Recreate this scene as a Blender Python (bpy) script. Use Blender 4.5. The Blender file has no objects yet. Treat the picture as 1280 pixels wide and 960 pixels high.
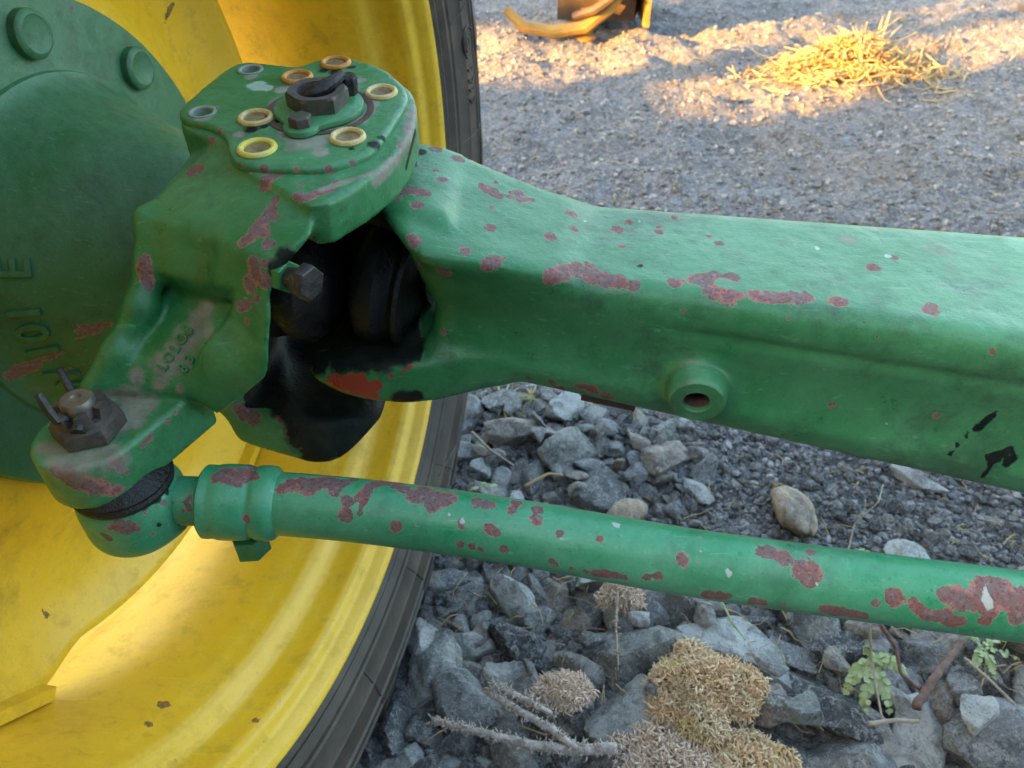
import bpy, math, random
import numpy as np
from mathutils import Vector, Matrix
from mathutils.bvhtree import BVHTree

# ------------------------------------------------------------------ camera, sky, sun, exposure
SC = bpy.context.scene
COL = SC.collection
HY = 1.11                       # camera height over the ground
PITCH = math.radians(40.0)
FPX = 960.0                     # focal length in photo pixels (1280 wide)
cd = bpy.data.cameras.new('camera')
cam = bpy.data.objects.new('camera', cd)
COL.objects.link(cam)
cam.location = (0, 0, HY)
cam.rotation_euler = (math.pi / 2 - PITCH, 0, 0)
cd.sensor_width = 36.0
cd.lens = 36.0 * FPX / 1280.0
cd.clip_start = 0.02
cd.clip_end = 2000.0
cd.dof.use_dof = True
cd.dof.focus_distance = 0.60
cd.dof.aperture_fstop = 12.0
SC.camera = cam

SUN_EL = math.radians(16.0)
SUN_T = np.array([0.865, 0.502])            # horizontal direction the light travels
w = bpy.data.worlds.new('World')
SC.world = w
w.use_nodes = True
nt = w.node_tree
bg = nt.nodes['Background']
sky = nt.nodes.new('ShaderNodeTexSky')
sky.sky_type = 'NISHITA'
sky.sun_disc = False
sky.sun_elevation = SUN_EL
sky.sun_rotation = math.radians(240.0)
sky.air_density = 1.0
sky.dust_density = 4.0
sky.ozone_density = 0.6
tint = nt.nodes.new('ShaderNodeMix')
tint.data_type = 'RGBA'
tint.blend_type = 'MULTIPLY'
tint.inputs[0].default_value = 1.0
tint.inputs[7].default_value = (1.0, 0.985, 0.905, 1.0)
nt.links.new(sky.outputs[0], tint.inputs[6])
nt.links.new(tint.outputs[2], bg.inputs[0])
bg.inputs[1].default_value = 0.15
sd = bpy.data.lights.new('sun', 'SUN')
sd.energy = 5.0
sd.angle = math.radians(0.6)
sd.color = (1.0, 0.46, 0.09)
sun = bpy.data.objects.new('sun', sd)
COL.objects.link(sun)
sun.rotation_euler = Vector((SUN_T[0] * math.cos(SUN_EL), SUN_T[1] * math.cos(SUN_EL), -math.sin(SUN_EL))).to_track_quat('-Z', 'Y').to_euler()
SC.view_settings.view_transform = 'Standard'
SC.view_settings.look = 'None'
SC.view_settings.gamma = 1.0
SC.view_settings.exposure = 3.0

# ------------------------------------------------------------------ helpers
RNG = np.random.default_rng(7)
random.seed(7)
CP, SP = math.cos(PITCH), math.sin(PITCH)


def ray(u, v):
    a, b = (u - 640.0) / FPX, (480.0 - v) / FPX
    return np.array([a, b * SP + CP, b * CP - SP])


def U(u, v, z=None, y=None, s=None):
    """A point of the place seen along one direction: at height z (relative to the eye), at distance y, or at depth s."""
    d = ray(u, v)
    if z is not None:
        s = z / d[2]
    elif y is not None:
        s = y / d[1]
    return d * s + np.array([0, 0, HY])


def G(u, v):
    return U(u, v, z=-HY)


def W(x, y, z):
    return np.array([x, y, z + HY])


def line(u0, v0, u1, v1, r):
    n = max(2, int(math.hypot(u1 - u0, v1 - v0) / (r * 0.5)))
    return [(u0 + (u1 - u0) * k / n, v0 + (v1 - v0) * k / n, r) for k in range(n + 1)]


def norm(v):
    v = np.asarray(v, float)
    return v / (np.linalg.norm(v) + 1e-12)


def frame(ez, hint=(0, 0, 1)):
    ez = norm(ez)
    h = np.asarray(hint, float)
    if abs(np.dot(norm(h), ez)) > 0.98:
        h = np.array([1.0, 0, 0])
    ex = norm(np.cross(h, ez))
    return ex, np.cross(ez, ex), ez


def tag(o, label=None, cat=None, group=None, kind=None):
    if label: o['label'] = label
    if cat: o['category'] = cat
    if group: o['group'] = group
    if kind: o['kind'] = kind
    return o


def set_parent(o, p):
    o.parent = p
    if p is not None:
        m = Matrix.Translation(p.location)
        q = p
        while q.parent is not None:
            q = q.parent
        o.matrix_parent_inverse = p_world(p).inverted()


def p_world(p):
    m = p.matrix_basis.copy()
    if p.parent is not None:
        m = p_world(p.parent) @ p.matrix_parent_inverse @ m
    return m


def new_mesh(name, V, F, smooth=True, attrs=None):
    me = bpy.data.meshes.new(name)
    V = np.asarray(V, np.float32)
    if isinstance(F, np.ndarray):
        n = F.shape[1]
        me.vertices.add(len(V))
        me.vertices.foreach_set('co', V.ravel())
        me.loops.add(F.size)
        me.loops.foreach_set('vertex_index', F.astype(np.int32).ravel())
        me.polygons.add(len(F))
        me.polygons.foreach_set('loop_start', np.arange(0, F.size, n, dtype=np.int32))
        me.update(calc_edges=True)
    else:
        me.from_pydata([tuple(map(float, p)) for p in V], [], F)
        me.update()
    me.polygons.foreach_set('use_smooth', np.full(len(me.polygons), bool(smooth)))
    if attrs:
        for k, a in attrs.items():
            at = me.attributes.new(k, 'FLOAT', 'POINT')
            at.data.foreach_set('value', np.asarray(a, np.float32))
    return me


def obj(name, V, F, mat, parent=None, smooth=True, attrs=None, sharp=None):
    me = new_mesh(name, V, F, smooth, attrs)
    if sharp:
        try:
            me.set_sharp_from_angle(angle=math.radians(sharp))
        except Exception:
            pass
    me.materials.append(mat)
    o = bpy.data.objects.new(name, me)
    COL.objects.link(o)
    if parent is not None:
        set_parent(o, parent)
    return o


def empty(name, loc, parent=None):
    o = bpy.data.objects.new(name, None)
    o.location = tuple(map(float, loc))
    o.empty_display_size = 0.05
    COL.objects.link(o)
    if parent is not None:
        o.parent = parent
        o.matrix_parent_inverse = p_world(parent).inverted()
    return o


class MB:
    """collects plain shapes; build() links them as one mesh object"""
    def __init__(self):
        self.V, self.F = [], []

    def add(self, V, F):
        o = len(self.V)
        self.V += [tuple(map(float, p)) for p in V]
        self.F += [tuple(int(i) + o for i in f) for f in F]
        return self

    def revolve(self, prof, org, axis, n=48, hint=(0, 0, 1), a0=0.0, closed=False):
        ex, ey, ez = frame(axis, hint)
        org = np.asarray(org, float)
        V = []
        for r, d in prof:
            for i in range(n):
                t = a0 + 2 * math.pi * i / n
                V.append(org + ez * d + r * (math.cos(t) * ex + math.sin(t) * ey))
        F = []
        m = len(prof)
        for j in range(m if closed else m - 1):
            for i in range(n):
                k = (i + 1) % n
                j2 = (j + 1) % m
                F.append((j * n + i, j * n + k, j2 * n + k, j2 * n + i))
        return self.add(V, F)

    def prism(self, poly, org, fr, z0, z1, bevel=0.0, bevel0=0.0):
        """poly: 2D outline in the frame; from z0 to z1 with chamfered rims"""
        ex, ey, ez = fr
        org = np.asarray(org, float)
        P = np.asarray(poly, float)
        n = len(P)
        nx = np.roll(P, -1, 0) - np.roll(P, 1, 0)
        area = 0.5 * np.sum(P[:, 0] * np.roll(P[:, 1], -1) - np.roll(P[:, 0], -1) * P[:, 1])
        if area < 0:
            P = P[::-1].copy()
            nx = np.roll(P, -1, 0) - np.roll(P, 1, 0)
        inn = np.stack([-nx[:, 1], nx[:, 0]], 1)
        inn /= np.linalg.norm(inn, axis=1)[:, None] + 1e-9
        rings = []
        if bevel0 > 0:
            rings += [(P + inn * bevel0, z0), (P, z0 + bevel0)]
        else:
            rings += [(P, z0)]
        if bevel > 0:
            rings += [(P, z1 - bevel), (P + inn * bevel * 0.35, z1 - bevel * 0.3), (P + inn * bevel, z1)]
        else:
            rings += [(P, z1)]
        V, F = [], []
        for Q, z in rings:
            for q in Q:
                V.append(org + ex * q[0] + ey * q[1] + ez * z)
        for j in range(len(rings) - 1):
            for i in range(n):
                k = (i + 1) % n
                F.append((j * n + i, j * n + k, (j + 1) * n + k, (j + 1) * n + i))
        F.append(tuple(range(n - 1, -1, -1)))
        F.append(tuple((len(rings) - 1) * n + i for i in range(n)))
        return self.add(V, F)

    def tube(self, pts, rad, n=8, cap=True):
        pts = np.asarray(pts, float)
        rad = np.full(len(pts), rad) if np.isscalar(rad) else np.asarray(rad)
        V, F = [], []
        t0 = norm(pts[1] - pts[0])
        ex, ey, _ = frame(t0)
        for i, p in enumerate(pts):
            t = norm(pts[min(i + 1, len(pts) - 1)] - pts[max(i - 1, 0)])
            ex = norm(ex - t * np.dot(ex, t))
            ey = np.cross(t, ex)
            for k in range(n):
                a = 2 * math.pi * k / n
                V.append(p + rad[i] * (math.cos(a) * ex + math.sin(a) * ey))
        for j in range(len(pts) - 1):
            for k in range(n):
                l = (k + 1) % n
                F.append((j * n + k, j * n + l, (j + 1) * n + l, (j + 1) * n + k))
        if cap:
            F.append(tuple(range(n - 1, -1, -1)))
            F.append(tuple((len(pts) - 1) * n + k for k in range(n)))
        return self.add(V, F)

    def box(self, c, fr, sx, sy, sz):
        return self.prism([(-sx / 2, -sy / 2), (sx / 2, -sy / 2), (sx / 2, sy / 2), (-sx / 2, sy / 2)], c, fr, -sz / 2, sz / 2)

    def build(self, name, mat, parent=None, smooth=True, sharp=35, attrs=None):
        return obj(name, self.V, self.F, mat, parent, smooth, attrs, sharp if smooth else None)


def rounded(P, it=2):
    P = np.asarray(P, float)
    for _ in range(it):
        Q = np.roll(P, -1, 0)
        P = np.stack([P * 0.75 + Q * 0.25, P * 0.25 + Q * 0.75], 1).reshape(-1, 2)
    return P


def hexagon(r, a=0.0, n=6):
    return [(r * math.cos(a + 2 * math.pi * i / n), r * math.sin(a + 2 * math.pi * i / n)) for i in range(n)]


# ---- numpy noise
def hash01(*ii):
    h = np.zeros(np.broadcast(*ii).shape, np.uint32)
    for k, i in enumerate(ii):
        h = h ^ (np.asarray(i).astype(np.int64) * np.int64([374761393, 668265263, 2147483647, 1274126177][k]) & np.int64(0xffffffff)).astype(np.uint32)
        h = (h ^ (h >> np.uint32(13))) * np.uint32(1274126177)
        h = h ^ (h >> np.uint32(16))
    return h.astype(np.float64) / 4294967295.0


def noise2(x, y, seed=0):
    xi, yi = np.floor(x), np.floor(y)
    fx, fy = x - xi, y - yi
    fx, fy = fx * fx * (3 - 2 * fx), fy * fy * (3 - 2 * fy)
    xi, yi = xi.astype(np.int64), yi.astype(np.int64)
    s = np.int64(seed)
    a, b = hash01(xi, yi, s), hash01(xi + 1, yi, s)
    c, d = hash01(xi, yi + 1, s), hash01(xi + 1, yi + 1, s)
    return (a * (1 - fx) + b * fx) * (1 - fy) + (c * (1 - fx) + d * fx) * fy


def noise3(P, seed=0):
    Q = np.floor(P)
    f = P - Q
    f = f * f * (3 - 2 * f)
    Q = Q.astype(np.int64)
    r = 0
    for dx in (0, 1):
        for dy in (0, 1):
            for dz in (0, 1):
                wt = (f[..., 0] if dx else 1 - f[..., 0]) * (f[..., 1] if dy else 1 - f[..., 1]) * (f[..., 2] if dz else 1 - f[..., 2])
                r = r + wt * hash01(Q[..., 0] + dx, Q[..., 1] + dy, Q[..., 2] + dz, np.int64(seed))
    return r


# ---- implicit solids for the castings
def smax(a, b, k):
    if k <= 0:
        return np.maximum(a, b)
    h = np.maximum(k - np.abs(a - b), 0.0) / k
    return np.maximum(a, b) + h * h * k * 0.25


def smin(a, b, k):
    return -smax(-a, -b, k)


def hull_planes(pts):
    P = np.asarray(pts, float)
    c = P.mean(0)
    n = len(P)
    out = []
    for i in range(n):
        for j in range(i + 1, n):
            for k in range(j + 1, n):
                nn = np.cross(P[j] - P[i], P[k] - P[i])
                l = np.linalg.norm(nn)
                if l < 1e-9:
                    continue
                nn = nn / l
                d = np.dot(nn, P[i])
                s = P @ nn - d
                if s.max() > 1e-5 and s.min() < -1e-5:
                    continue
                if s.max() > 1e-5:
                    nn, d = -nn, -d
                if not any(np.dot(nn, m) > 0.9995 and abs(d - e) < 1e-3 for m, e in out):
                    out.append((nn, d))
    return out


class Solid:
    def __init__(self, lo, hi, h):
        self.lo, self.h = np.asarray(lo, float), h
        self.n = np.ceil((np.asarray(hi) - self.lo) / h).astype(int) + 1
        ax = [self.lo[i] + h * np.arange(self.n[i]) for i in range(3)]
        self.X = ax[0].astype(np.float32)[:, None, None]
        self.Y = ax[1].astype(np.float32)[None, :, None]
        self.Z = ax[2].astype(np.float32)[None, None, :]

    def lin(self, nn, d):
        return self.X * np.float32(nn[0]) + self.Y * np.float32(nn[1]) + self.Z * np.float32(nn[2]) - np.float32(d)

    def hull(self, pts, k=0.01):
        r = None
        for nn, d in hull_planes(pts):
            f = self.lin(nn, d)
            r = f if r is None else smax(r, f, k)
        return r

    def capsule(self, a, b, ra, rb=None):
        a, b = np.asarray(a, float), np.asarray(b, float)
        rb = ra if rb is None else rb
        ab = b - a
        L2 = float(ab @ ab)
        t = np.clip(self.lin(ab, float(ab @ a)) / np.float32(L2), 0, 1)
        dx, dy, dz = self.X - np.float32(a[0]) - t * np.float32(ab[0]), self.Y - np.float32(a[1]) - t * np.float32(ab[1]), self.Z - np.float32(a[2]) - t * np.float32(ab[2])
        return np.sqrt(dx * dx + dy * dy + dz * dz) - (np.float32(ra) + t * np.float32(rb - ra))

    def cyl(self, a, b, r, k=0.004):
        a, b = np.asarray(a, float), np.asarray(b, float)
        L = np.linalg.norm(b - a)
        d = (b - a) / L
        t = self.lin(d, float(d @ a))
        dx, dy, dz = self.X - np.float32(a[0]) - t * np.float32(d[0]), self.Y - np.float32(a[1]) - t * np.float32(d[1]), self.Z - np.float32(a[2]) - t * np.float32(d[2])
        rr = np.sqrt(dx * dx + dy * dy + dz * dz) - np.float32(r)
        return smax(smax(rr, -t, k), t - np.float32(L), k)

    def prism(self, poly, org, fr, z0, z1, k=0.004):
        ex, ey, ez = fr
        org = np.asarray(org, float)
        px, py, pz = self.lin(ex, float(ex @ org)), self.lin(ey, float(ey @ org)), self.lin(ez, float(ez @ org))
        P = np.asarray(poly, float)
        d = None
        s = np.ones(px.shape, np.float32)
        n = len(P)
        for i in range(n):
            a, b = P[i], P[i - 1]
            e = b - a
            wx, wy = px - np.float32(a[0]), py - np.float32(a[1])
            t = np.clip((wx * np.float32(e[0]) + wy * np.float32(e[1])) / np.float32(e @ e), 0, 1)
            bx, by = wx - np.float32(e[0]) * t, wy - np.float32(e[1]) * t
            q = bx * bx + by * by
            d = q if d is None else np.minimum(d, q)
            c1, c2, c3 = py >= a[1], py < b[1], np.float32(e[0]) * wy > np.float32(e[1]) * wx
            flip = (c1 & c2 & c3) | (~c1 & ~c2 & ~c3)
            s = np.where(flip, -s, s)
        d = np.sqrt(d) * s
        return smax(smax(d, pz - np.float32(z1), k), np.float32(z0) - pz, k)

    def mesh(self, f):
        f = np.asarray(np.broadcast_to(f, tuple(self.n)), np.float32)
        ins = f < 0
        nx, ny, nz = self.n
        c = np.zeros((nx - 1, ny - 1, nz - 1), np.int8)
        for dx in (0, 1):
            for dy in (0, 1):
                for dz in (0, 1):
                    c += ins[dx:nx - 1 + dx, dy:ny - 1 + dy, dz:nz - 1 + dz]
        act = (c > 0) & (c < 8)
        idx = np.full(act.shape, -1, np.int64)
        ii = np.argwhere(act)
        idx[act] = np.arange(len(ii))
        acc = np.zeros((len(ii), 3))
        cnt = np.zeros(len(ii))
        off = [(x, y, z) for x in (0, 1) for y in (0, 1) for z in (0, 1)]
        for a in off:
            for ax in range(3):
                if a[ax] == 0:
                    b = list(a)
                    b[ax] = 1
                    fa = f[ii[:, 0] + a[0], ii[:, 1] + a[1], ii[:, 2] + a[2]]
                    fb = f[ii[:, 0] + b[0], ii[:, 1] + b[1], ii[:, 2] + b[2]]
                    m = (fa < 0) != (fb < 0)
                    t = np.where(m, fa / np.where(m, fa - fb, 1), 0)
                    p = np.tile(np.array(a, float), (len(ii), 1))
                    p[:, ax] += t
                    acc[m] += p[m]
                    cnt[m] += 1
        V = self.lo + (ii + acc / cnt[:, None]) * self.h
        quads = []
        for ax in range(3):
            sl0 = [slice(None)] * 3
            sl1 = [slice(None)] * 3
            sl0[ax], sl1[ax] = slice(0, -1), slice(1, None)
            a, b = ins[tuple(sl0)], ins[tuple(sl1)]
            e = np.argwhere(a != b)
            o1, o2 = (ax + 1) % 3, (ax + 2) % 3
            ok = (e[:, o1] > 0) & (e[:, o2] > 0) & (e[:, o1] < self.n[o1] - 1) & (e[:, o2] < self.n[o2] - 1)
            e = e[ok]
            sgn = a[e[:, 0], e[:, 1], e[:, 2]]
            q = []
            for d1, d2 in ((-1, -1), (0, -1), (0, 0), (-1, 0)):
                c2 = e.copy()
                c2[:, o1] += d1
                c2[:, o2] += d2
                q.append(idx[c2[:, 0], c2[:, 1], c2[:, 2]])
            q = np.stack(q, 1)
            q[~sgn] = q[~sgn][:, ::-1]
            quads.append(q)
        return V, np.concatenate(quads)


EYE = Vector((0, 0, HY))


def bvh_of(V, F):
    return BVHTree.FromPolygons([tuple(map(float, p)) for p in V], [tuple(map(int, q)) for q in F])


def blobs(V, F, spec, bvh=None):
    """wear marks: spots on the surface, (u, v, size in photo pixels); returns value per vertex, 0.5 on the rim of a spot"""
    V = np.asarray(V, float)
    out = np.zeros(len(V))
    bvh = bvh or bvh_of(V, F)
    for u, v, r in spec:
        d = Vector(ray(u, v)).normalized()
        hit = bvh.ray_cast(EYE, d)[0]
        if hit is None:
            continue
        p = np.array(hit)
        dep = (hit - EYE).length
        rr = r * dep / FPX
        q = np.sqrt(((V - p) ** 2).sum(1))
        out = np.maximum(out, np.clip(1 - 0.5 * q / rr, 0, 1))
    return out


# ------------------------------------------------------------------ materials
def mat_new(name):
    m = bpy.data.materials.new(name)
    m.use_nodes = True
    t = m.node_tree
    return m, t, t.nodes['Principled BSDF']


class N:
    def __init__(self, t):
        self.t = t
        self.tc = t.nodes.new('ShaderNodeTexCoord')
        self.co = self.tc.outputs['Object']

    def link(self, a, b):
        self.t.links.new(a, b)

    def _in(self, sock, v):
        if hasattr(v, 'is_output'):
            self.link(v, sock)
        elif isinstance(v, (tuple, list)):
            sock.default_value = tuple(v) + ((1,) if len(v) == 3 and sock.type == 'RGBA' else ())
        else:
            sock.default_value = v

    def noise(self, scale, detail=4, rough=0.55, co=None, dist=0.0):
        n = self.t.nodes.new('ShaderNodeTexNoise')
        n.inputs['Scale'].default_value = scale
        n.inputs['Detail'].default_value = detail
        n.inputs['Roughness'].default_value = rough
        n.inputs['Distortion'].default_value = dist
        self.link(co or self.co, n.inputs['Vector'])
        return n.outputs[0]

    def voro(self, scale, co=None, feature='F1', out='Distance'):
        n = self.t.nodes.new('ShaderNodeTexVoronoi')
        n.feature = feature
        n.inputs['Scale'].default_value = scale
        self.link(co or self.co, n.inputs['Vector'])
        return n.outputs[out]

    def attr(self, name, out='Fac'):
        n = self.t.nodes.new('ShaderNodeAttribute')
        n.attribute_name = name
        return n.outputs[out]

    def math(self, op, a, b=0.0, clamp=False):
        n = self.t.nodes.new('ShaderNodeMath')
        n.operation = op
        n.use_clamp = clamp
        self._in(n.inputs[0], a)
        self._in(n.inputs[1], b)
        return n.outputs[0]

    def rng(self, v, a, b, c=0.0, d=1.0):
        n = self.t.nodes.new('ShaderNodeMapRange')
        self._in(n.inputs[0], v)
        for i, x in enumerate((a, b, c, d)):
            n.inputs[i + 1].default_value = x
        return n.outputs[0]

    def mix(self, f, a, b, blend='MIX'):
        n = self.t.nodes.new('ShaderNodeMix')
        n.data_type = 'RGBA'
        n.blend_type = blend
        self._in(n.inputs[0], f)
        self._in(n.inputs[6], a)
        self._in(n.inputs[7], b)
        return n.outputs[2]

    def scaled(self, sx, sy, sz, co=None):
        n = self.t.nodes.new('ShaderNodeMapping')
        n.inputs['Scale'].default_value = (sx, sy, sz)
        self.link(co or self.co, n.inputs['Vector'])
        return n.outputs[0]

    def offset_random(self):
        oi = self.t.nodes.new('ShaderNodeObjectInfo')
        v = self.t.nodes.new('ShaderNodeVectorMath')
        v.operation = 'MULTIPLY_ADD'
        self.link(oi.outputs['Random'], v.inputs[0])
        v.inputs[1].default_value = (17.0, 31.0, 23.0)
        self.link(self.co, v.inputs[2])
        return v.outputs[0], oi.outputs['Random']

    def bump(self, h, strength=0.3, dist=0.002, prev=None):
        n = self.t.nodes.new('ShaderNodeBump')
        n.inputs['Strength'].default_value = strength
        n.inputs['Distance'].default_value = dist
        self._in(n.inputs['Height'], h)
        if prev is not None:
            self.link(prev, n.inputs['Normal'])
        return n.outputs[0]


def paint(name, base, faded, chipcol=(0.235, 0.088, 0.074), chip2=(0.165, 0.118, 0.110), primer=(0.36, 0.150, 0.125), rand=0.0, rough=0.36, fade_amt=0.8, cast=0.35, speck=(0.010, 0.040, 0.016), grime=(0.022, 0.030, 0.018), grime_amt=0.55, stain=None, pale_col=(0.34, 0.48, 0.40)):
    m, t, b = mat_new(name)
    g = N(t)
    big, mid, fine = g.noise(6, 4, 0.6), g.noise(34, 6, 0.68), g.noise(380, 4, 0.7)
    edge = g.math('ADD', g.math('MULTIPLY', g.noise(85, 4, 0.6, dist=0.6), 0.6), g.math('MULTIPLY', g.noise(330, 4, 0.7), 0.4))
    c = g.mix(g.rng(g.math('ADD', big, g.math('MULTIPLY', mid, 0.6)), 0.62, 0.98, 0, fade_amt), base, faded)
    c = g.mix(g.rng(mid, 0.54, 0.70, 0, 0.45), c, tuple(x * 0.45 for x in base))
    # chalky scuffs, specks of dirt, pinholes
    c = g.mix(g.rng(g.noise(120, 5, 0.75, g.scaled(1, 1, 3)), 0.60, 0.70, 0, 0.35), c, tuple(min(1, x * 1.35 + 0.03) for x in faded))
    c = g.mix(g.rng(fine, 0.60, 0.70, 0, 0.55), c, speck)
    c = g.mix(g.rng(g.noise(240, 5, 0.8), 0.60, 0.70, 0, 0.35), c, tuple(min(1, x * 1.3 + 0.05) for x in faded))
    scr = g.noise(60, 3, 0.5, g.scaled(0.25, 6, 2.5), 0.3)
    c = g.mix(g.rng(scr, 0.66, 0.70, 0, 0.30), c, tuple(min(1, x * 1.3 + 0.04) for x in faded))
    c = g.mix(g.rng(g.noise(72, 6, 0.8), 0.66, 0.71, 0, 0.75), c, grime)
    gm = g.rng(g.math('ADD', g.noise(13, 6, 0.75), g.math('MULTIPLY', big, 0.35)), 0.69, 0.86, 0, grime_amt)
    c = g.mix(gm, c, grime)
    if stain:
        c = g.mix(g.rng(g.noise(9, 6, 0.7, g.scaled(1, 1, 0.6)), 0.56, 0.76, 0, 0.35), c, stain)
        c = g.mix(g.rng(g.noise(160, 4, 0.75), 0.66, 0.72, 0, 0.7), c, tuple(x * 0.5 for x in stain))
    wear = g.math('ADD', g.attr('wear'), g.math('MULTIPLY', g.math('SUBTRACT', edge, 0.5), 1.15))
    if rand > 0:
        rnd = g.rng(g.math('ADD', g.noise(16, 2, 0.5), g.math('MULTIPLY', edge, 0.5)), 1.12 - rand, 1.12 - rand + 0.10, 0, 0.60)
        wear = g.math('MAXIMUM', wear, rnd)
    chip = g.rng(wear, 0.485, 0.505)
    halo = g.rng(wear, 0.455, 0.475, 0, 0.30)
    inner = g.rng(g.math('ADD', wear, g.math('MULTIPLY', g.math('SUBTRACT', g.noise(48, 4, 0.65), 0.5), 1.3)), 0.47, 0.60)
    cc = g.mix(inner, primer, chipcol)
    cc = g.mix(g.math('MULTIPLY', inner, g.rng(g.noise(110, 5, 0.7), 0.40, 0.56)), cc, chip2)
    cc = g.mix(g.rng(fine, 0.5, 0.64, 0, 0.7), cc, tuple(x * 0.35 for x in chipcol))
    cc = g.mix(g.rng(g.noise(210, 4, 0.75), 0.55, 0.66, 0, 0.55), cc, (0.34, 0.25, 0.235))
    c = g.mix(halo, c, tuple(min(1, x * 1.2 + 0.05) for x in faded))
    c = g.mix(chip, c, cc)
    dust = g.rng(g.math('ADD', g.attr('dust'), g.math('MULTIPLY', g.math('SUBTRACT', mid, 0.5), 1.1)), 0.35, 0.6, 0, 0.85)
    dust = g.math('MULTIPLY', dust, g.rng(fine, 0.3, 0.55, 0.55, 1.0))
    c = g.mix(dust, c, g.mix(g.rng(mid, 0.4, 0.62), (0.20, 0.165, 0.135), (0.32, 0.29, 0.24)))
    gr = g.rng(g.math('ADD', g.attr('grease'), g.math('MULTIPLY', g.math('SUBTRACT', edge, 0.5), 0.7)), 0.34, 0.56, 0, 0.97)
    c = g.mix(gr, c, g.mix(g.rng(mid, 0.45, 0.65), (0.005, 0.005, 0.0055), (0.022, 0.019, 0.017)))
    pale = g.rng(g.math('ADD', g.attr('pale'), g.math('MULTIPLY', g.math('SUBTRACT', edge, 0.5), 0.9)), 0.47, 0.55, 0, 0.85)
    c = g.mix(pale, c, pale_col)
    redm = g.rng(g.math('ADD', g.attr('red'), g.math('MULTIPLY', g.math('SUBTRACT', edge, 0.5), 1.0)), 0.48, 0.52)
    c = g.mix(redm, c, (0.34, 0.040, 0.020))
    g.link(c, b.inputs['Base Color'])
    r = g.rng(mid, 0.3, 0.7, rough - 0.10, rough + 0.16)
    r = g.math('ADD', r, g.math('MULTIPLY', g.math('MAXIMUM', chip, dust), 0.35), True)
    r = g.math('ADD', r, g.math('MULTIPLY', gr, 0.18), True)
    g.link(r, b.inputs['Roughness'])
    g.link(g.rng(gr, 0, 1, 0.55, 0.22), b.inputs['Specular IOR Level'])
    h = g.math('ADD', g.math('MULTIPLY', chip, -0.55), g.math('ADD', g.math('MULTIPLY', mid, 0.9), g.math('MULTIPLY', fine, 0.22)))
    h = g.math('ADD', h, g.math('MULTIPLY', gr, g.math('MULTIPLY', edge, 1.2)))
    nb = g.bump(g.noise(15, 3, 0.6), cast * 0.7, 0.012)
    nb = g.bump(h, cast * 1.3, 0.0026, nb)
    g.link(g.bump(g.rng(wear, 0.46, 0.53), -0.7, 0.0012, nb), b.inputs['Normal'])
    return m


def simple(name, c1, c2, scale=40, rough=0.6, metal=0.0, bump=0.3, spec=0.5, rand=False, detail=5, bdist=0.002, c3=None):
    m, t, b = mat_new(name)
    g = N(t)
    co = None
    if rand:
        co, rv = g.offset_random()
    n1 = g.noise(scale, detail, 0.62, co)
    n2 = g.noise(scale * 6, 3, 0.6, co)
    c = g.mix(g.rng(n1, 0.35, 0.65), c1, c2)
    if c3:
        c = g.mix(g.rng(g.noise(scale * 0.45, 4, 0.6, co), 0.55, 0.68), c, c3)
    c = g.mix(g.rng(n2, 0.55, 0.8, 0, 0.5), c, tuple(x * 0.4 for x in c1))
    g.link(c, b.inputs['Base Color'])
    b.inputs['Roughness'].default_value = rough
    b.inputs['Metallic'].default_value = metal
    b.inputs['Specular IOR Level'].default_value = spec
    g.link(g.bump(g.math('ADD', n1, g.math('MULTIPLY', n2, 0.4)), bump, bdist), b.inputs['Normal'])
    return m


GREEN = (0.017, 0.162, 0.044)
GREEN_F = (0.092, 0.300, 0.142)
M = {}
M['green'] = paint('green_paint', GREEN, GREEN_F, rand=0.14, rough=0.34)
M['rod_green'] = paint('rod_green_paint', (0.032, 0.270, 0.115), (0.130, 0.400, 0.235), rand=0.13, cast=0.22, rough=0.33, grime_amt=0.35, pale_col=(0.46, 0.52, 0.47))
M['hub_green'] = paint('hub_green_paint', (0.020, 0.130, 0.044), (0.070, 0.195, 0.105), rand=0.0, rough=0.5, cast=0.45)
M['yellow'] = paint('yellow_rim_paint', (0.74, 0.45, 0.010), (0.80, 0.52, 0.035), chipcol=(0.20, 0.09, 0.02), chip2=(0.30, 0.16, 0.03), primer=(0.24, 0.12, 0.02), rand=0.15, rough=0.42, cast=0.14, speck=(0.30, 0.17, 0.01), grime=(0.22, 0.13, 0.015), grime_amt=0.28, stain=(0.42, 0.25, 0.018))
M['grease'] = simple('black_grease', (0.006, 0.006, 0.0062), (0.016, 0.0145, 0.014), 60, 0.45, spec=0.4, bump=0.8, bdist=0.004)
M['rubber'] = simple('tyre_rubber', (0.030, 0.024, 0.019), (0.064, 0.050, 0.038), 14, 0.6, bump=0.25, c3=(0.105, 0.078, 0.054))
M['iron'] = simple('weathered_iron', (0.055, 0.048, 0.044), (0.12, 0.095, 0.08), 90, 0.6, 0.2, bump=0.5, c3=(0.03, 0.09, 0.045))
M['steel'] = simple('dull_steel', (0.16, 0.14, 0.12), (0.28, 0.25, 0.21), 120, 0.45, 0.6, bump=0.3)
M['blackiron'] = simple('oily_iron', (0.015, 0.014, 0.015), (0.05, 0.044, 0.044), 80, 0.4, 0.2, bump=0.6)
M['rust'] = simple('rusty_brown_steel', (0.075, 0.038, 0.030), (0.12, 0.07, 0.055), 60, 0.7, bump=0.5)
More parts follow.
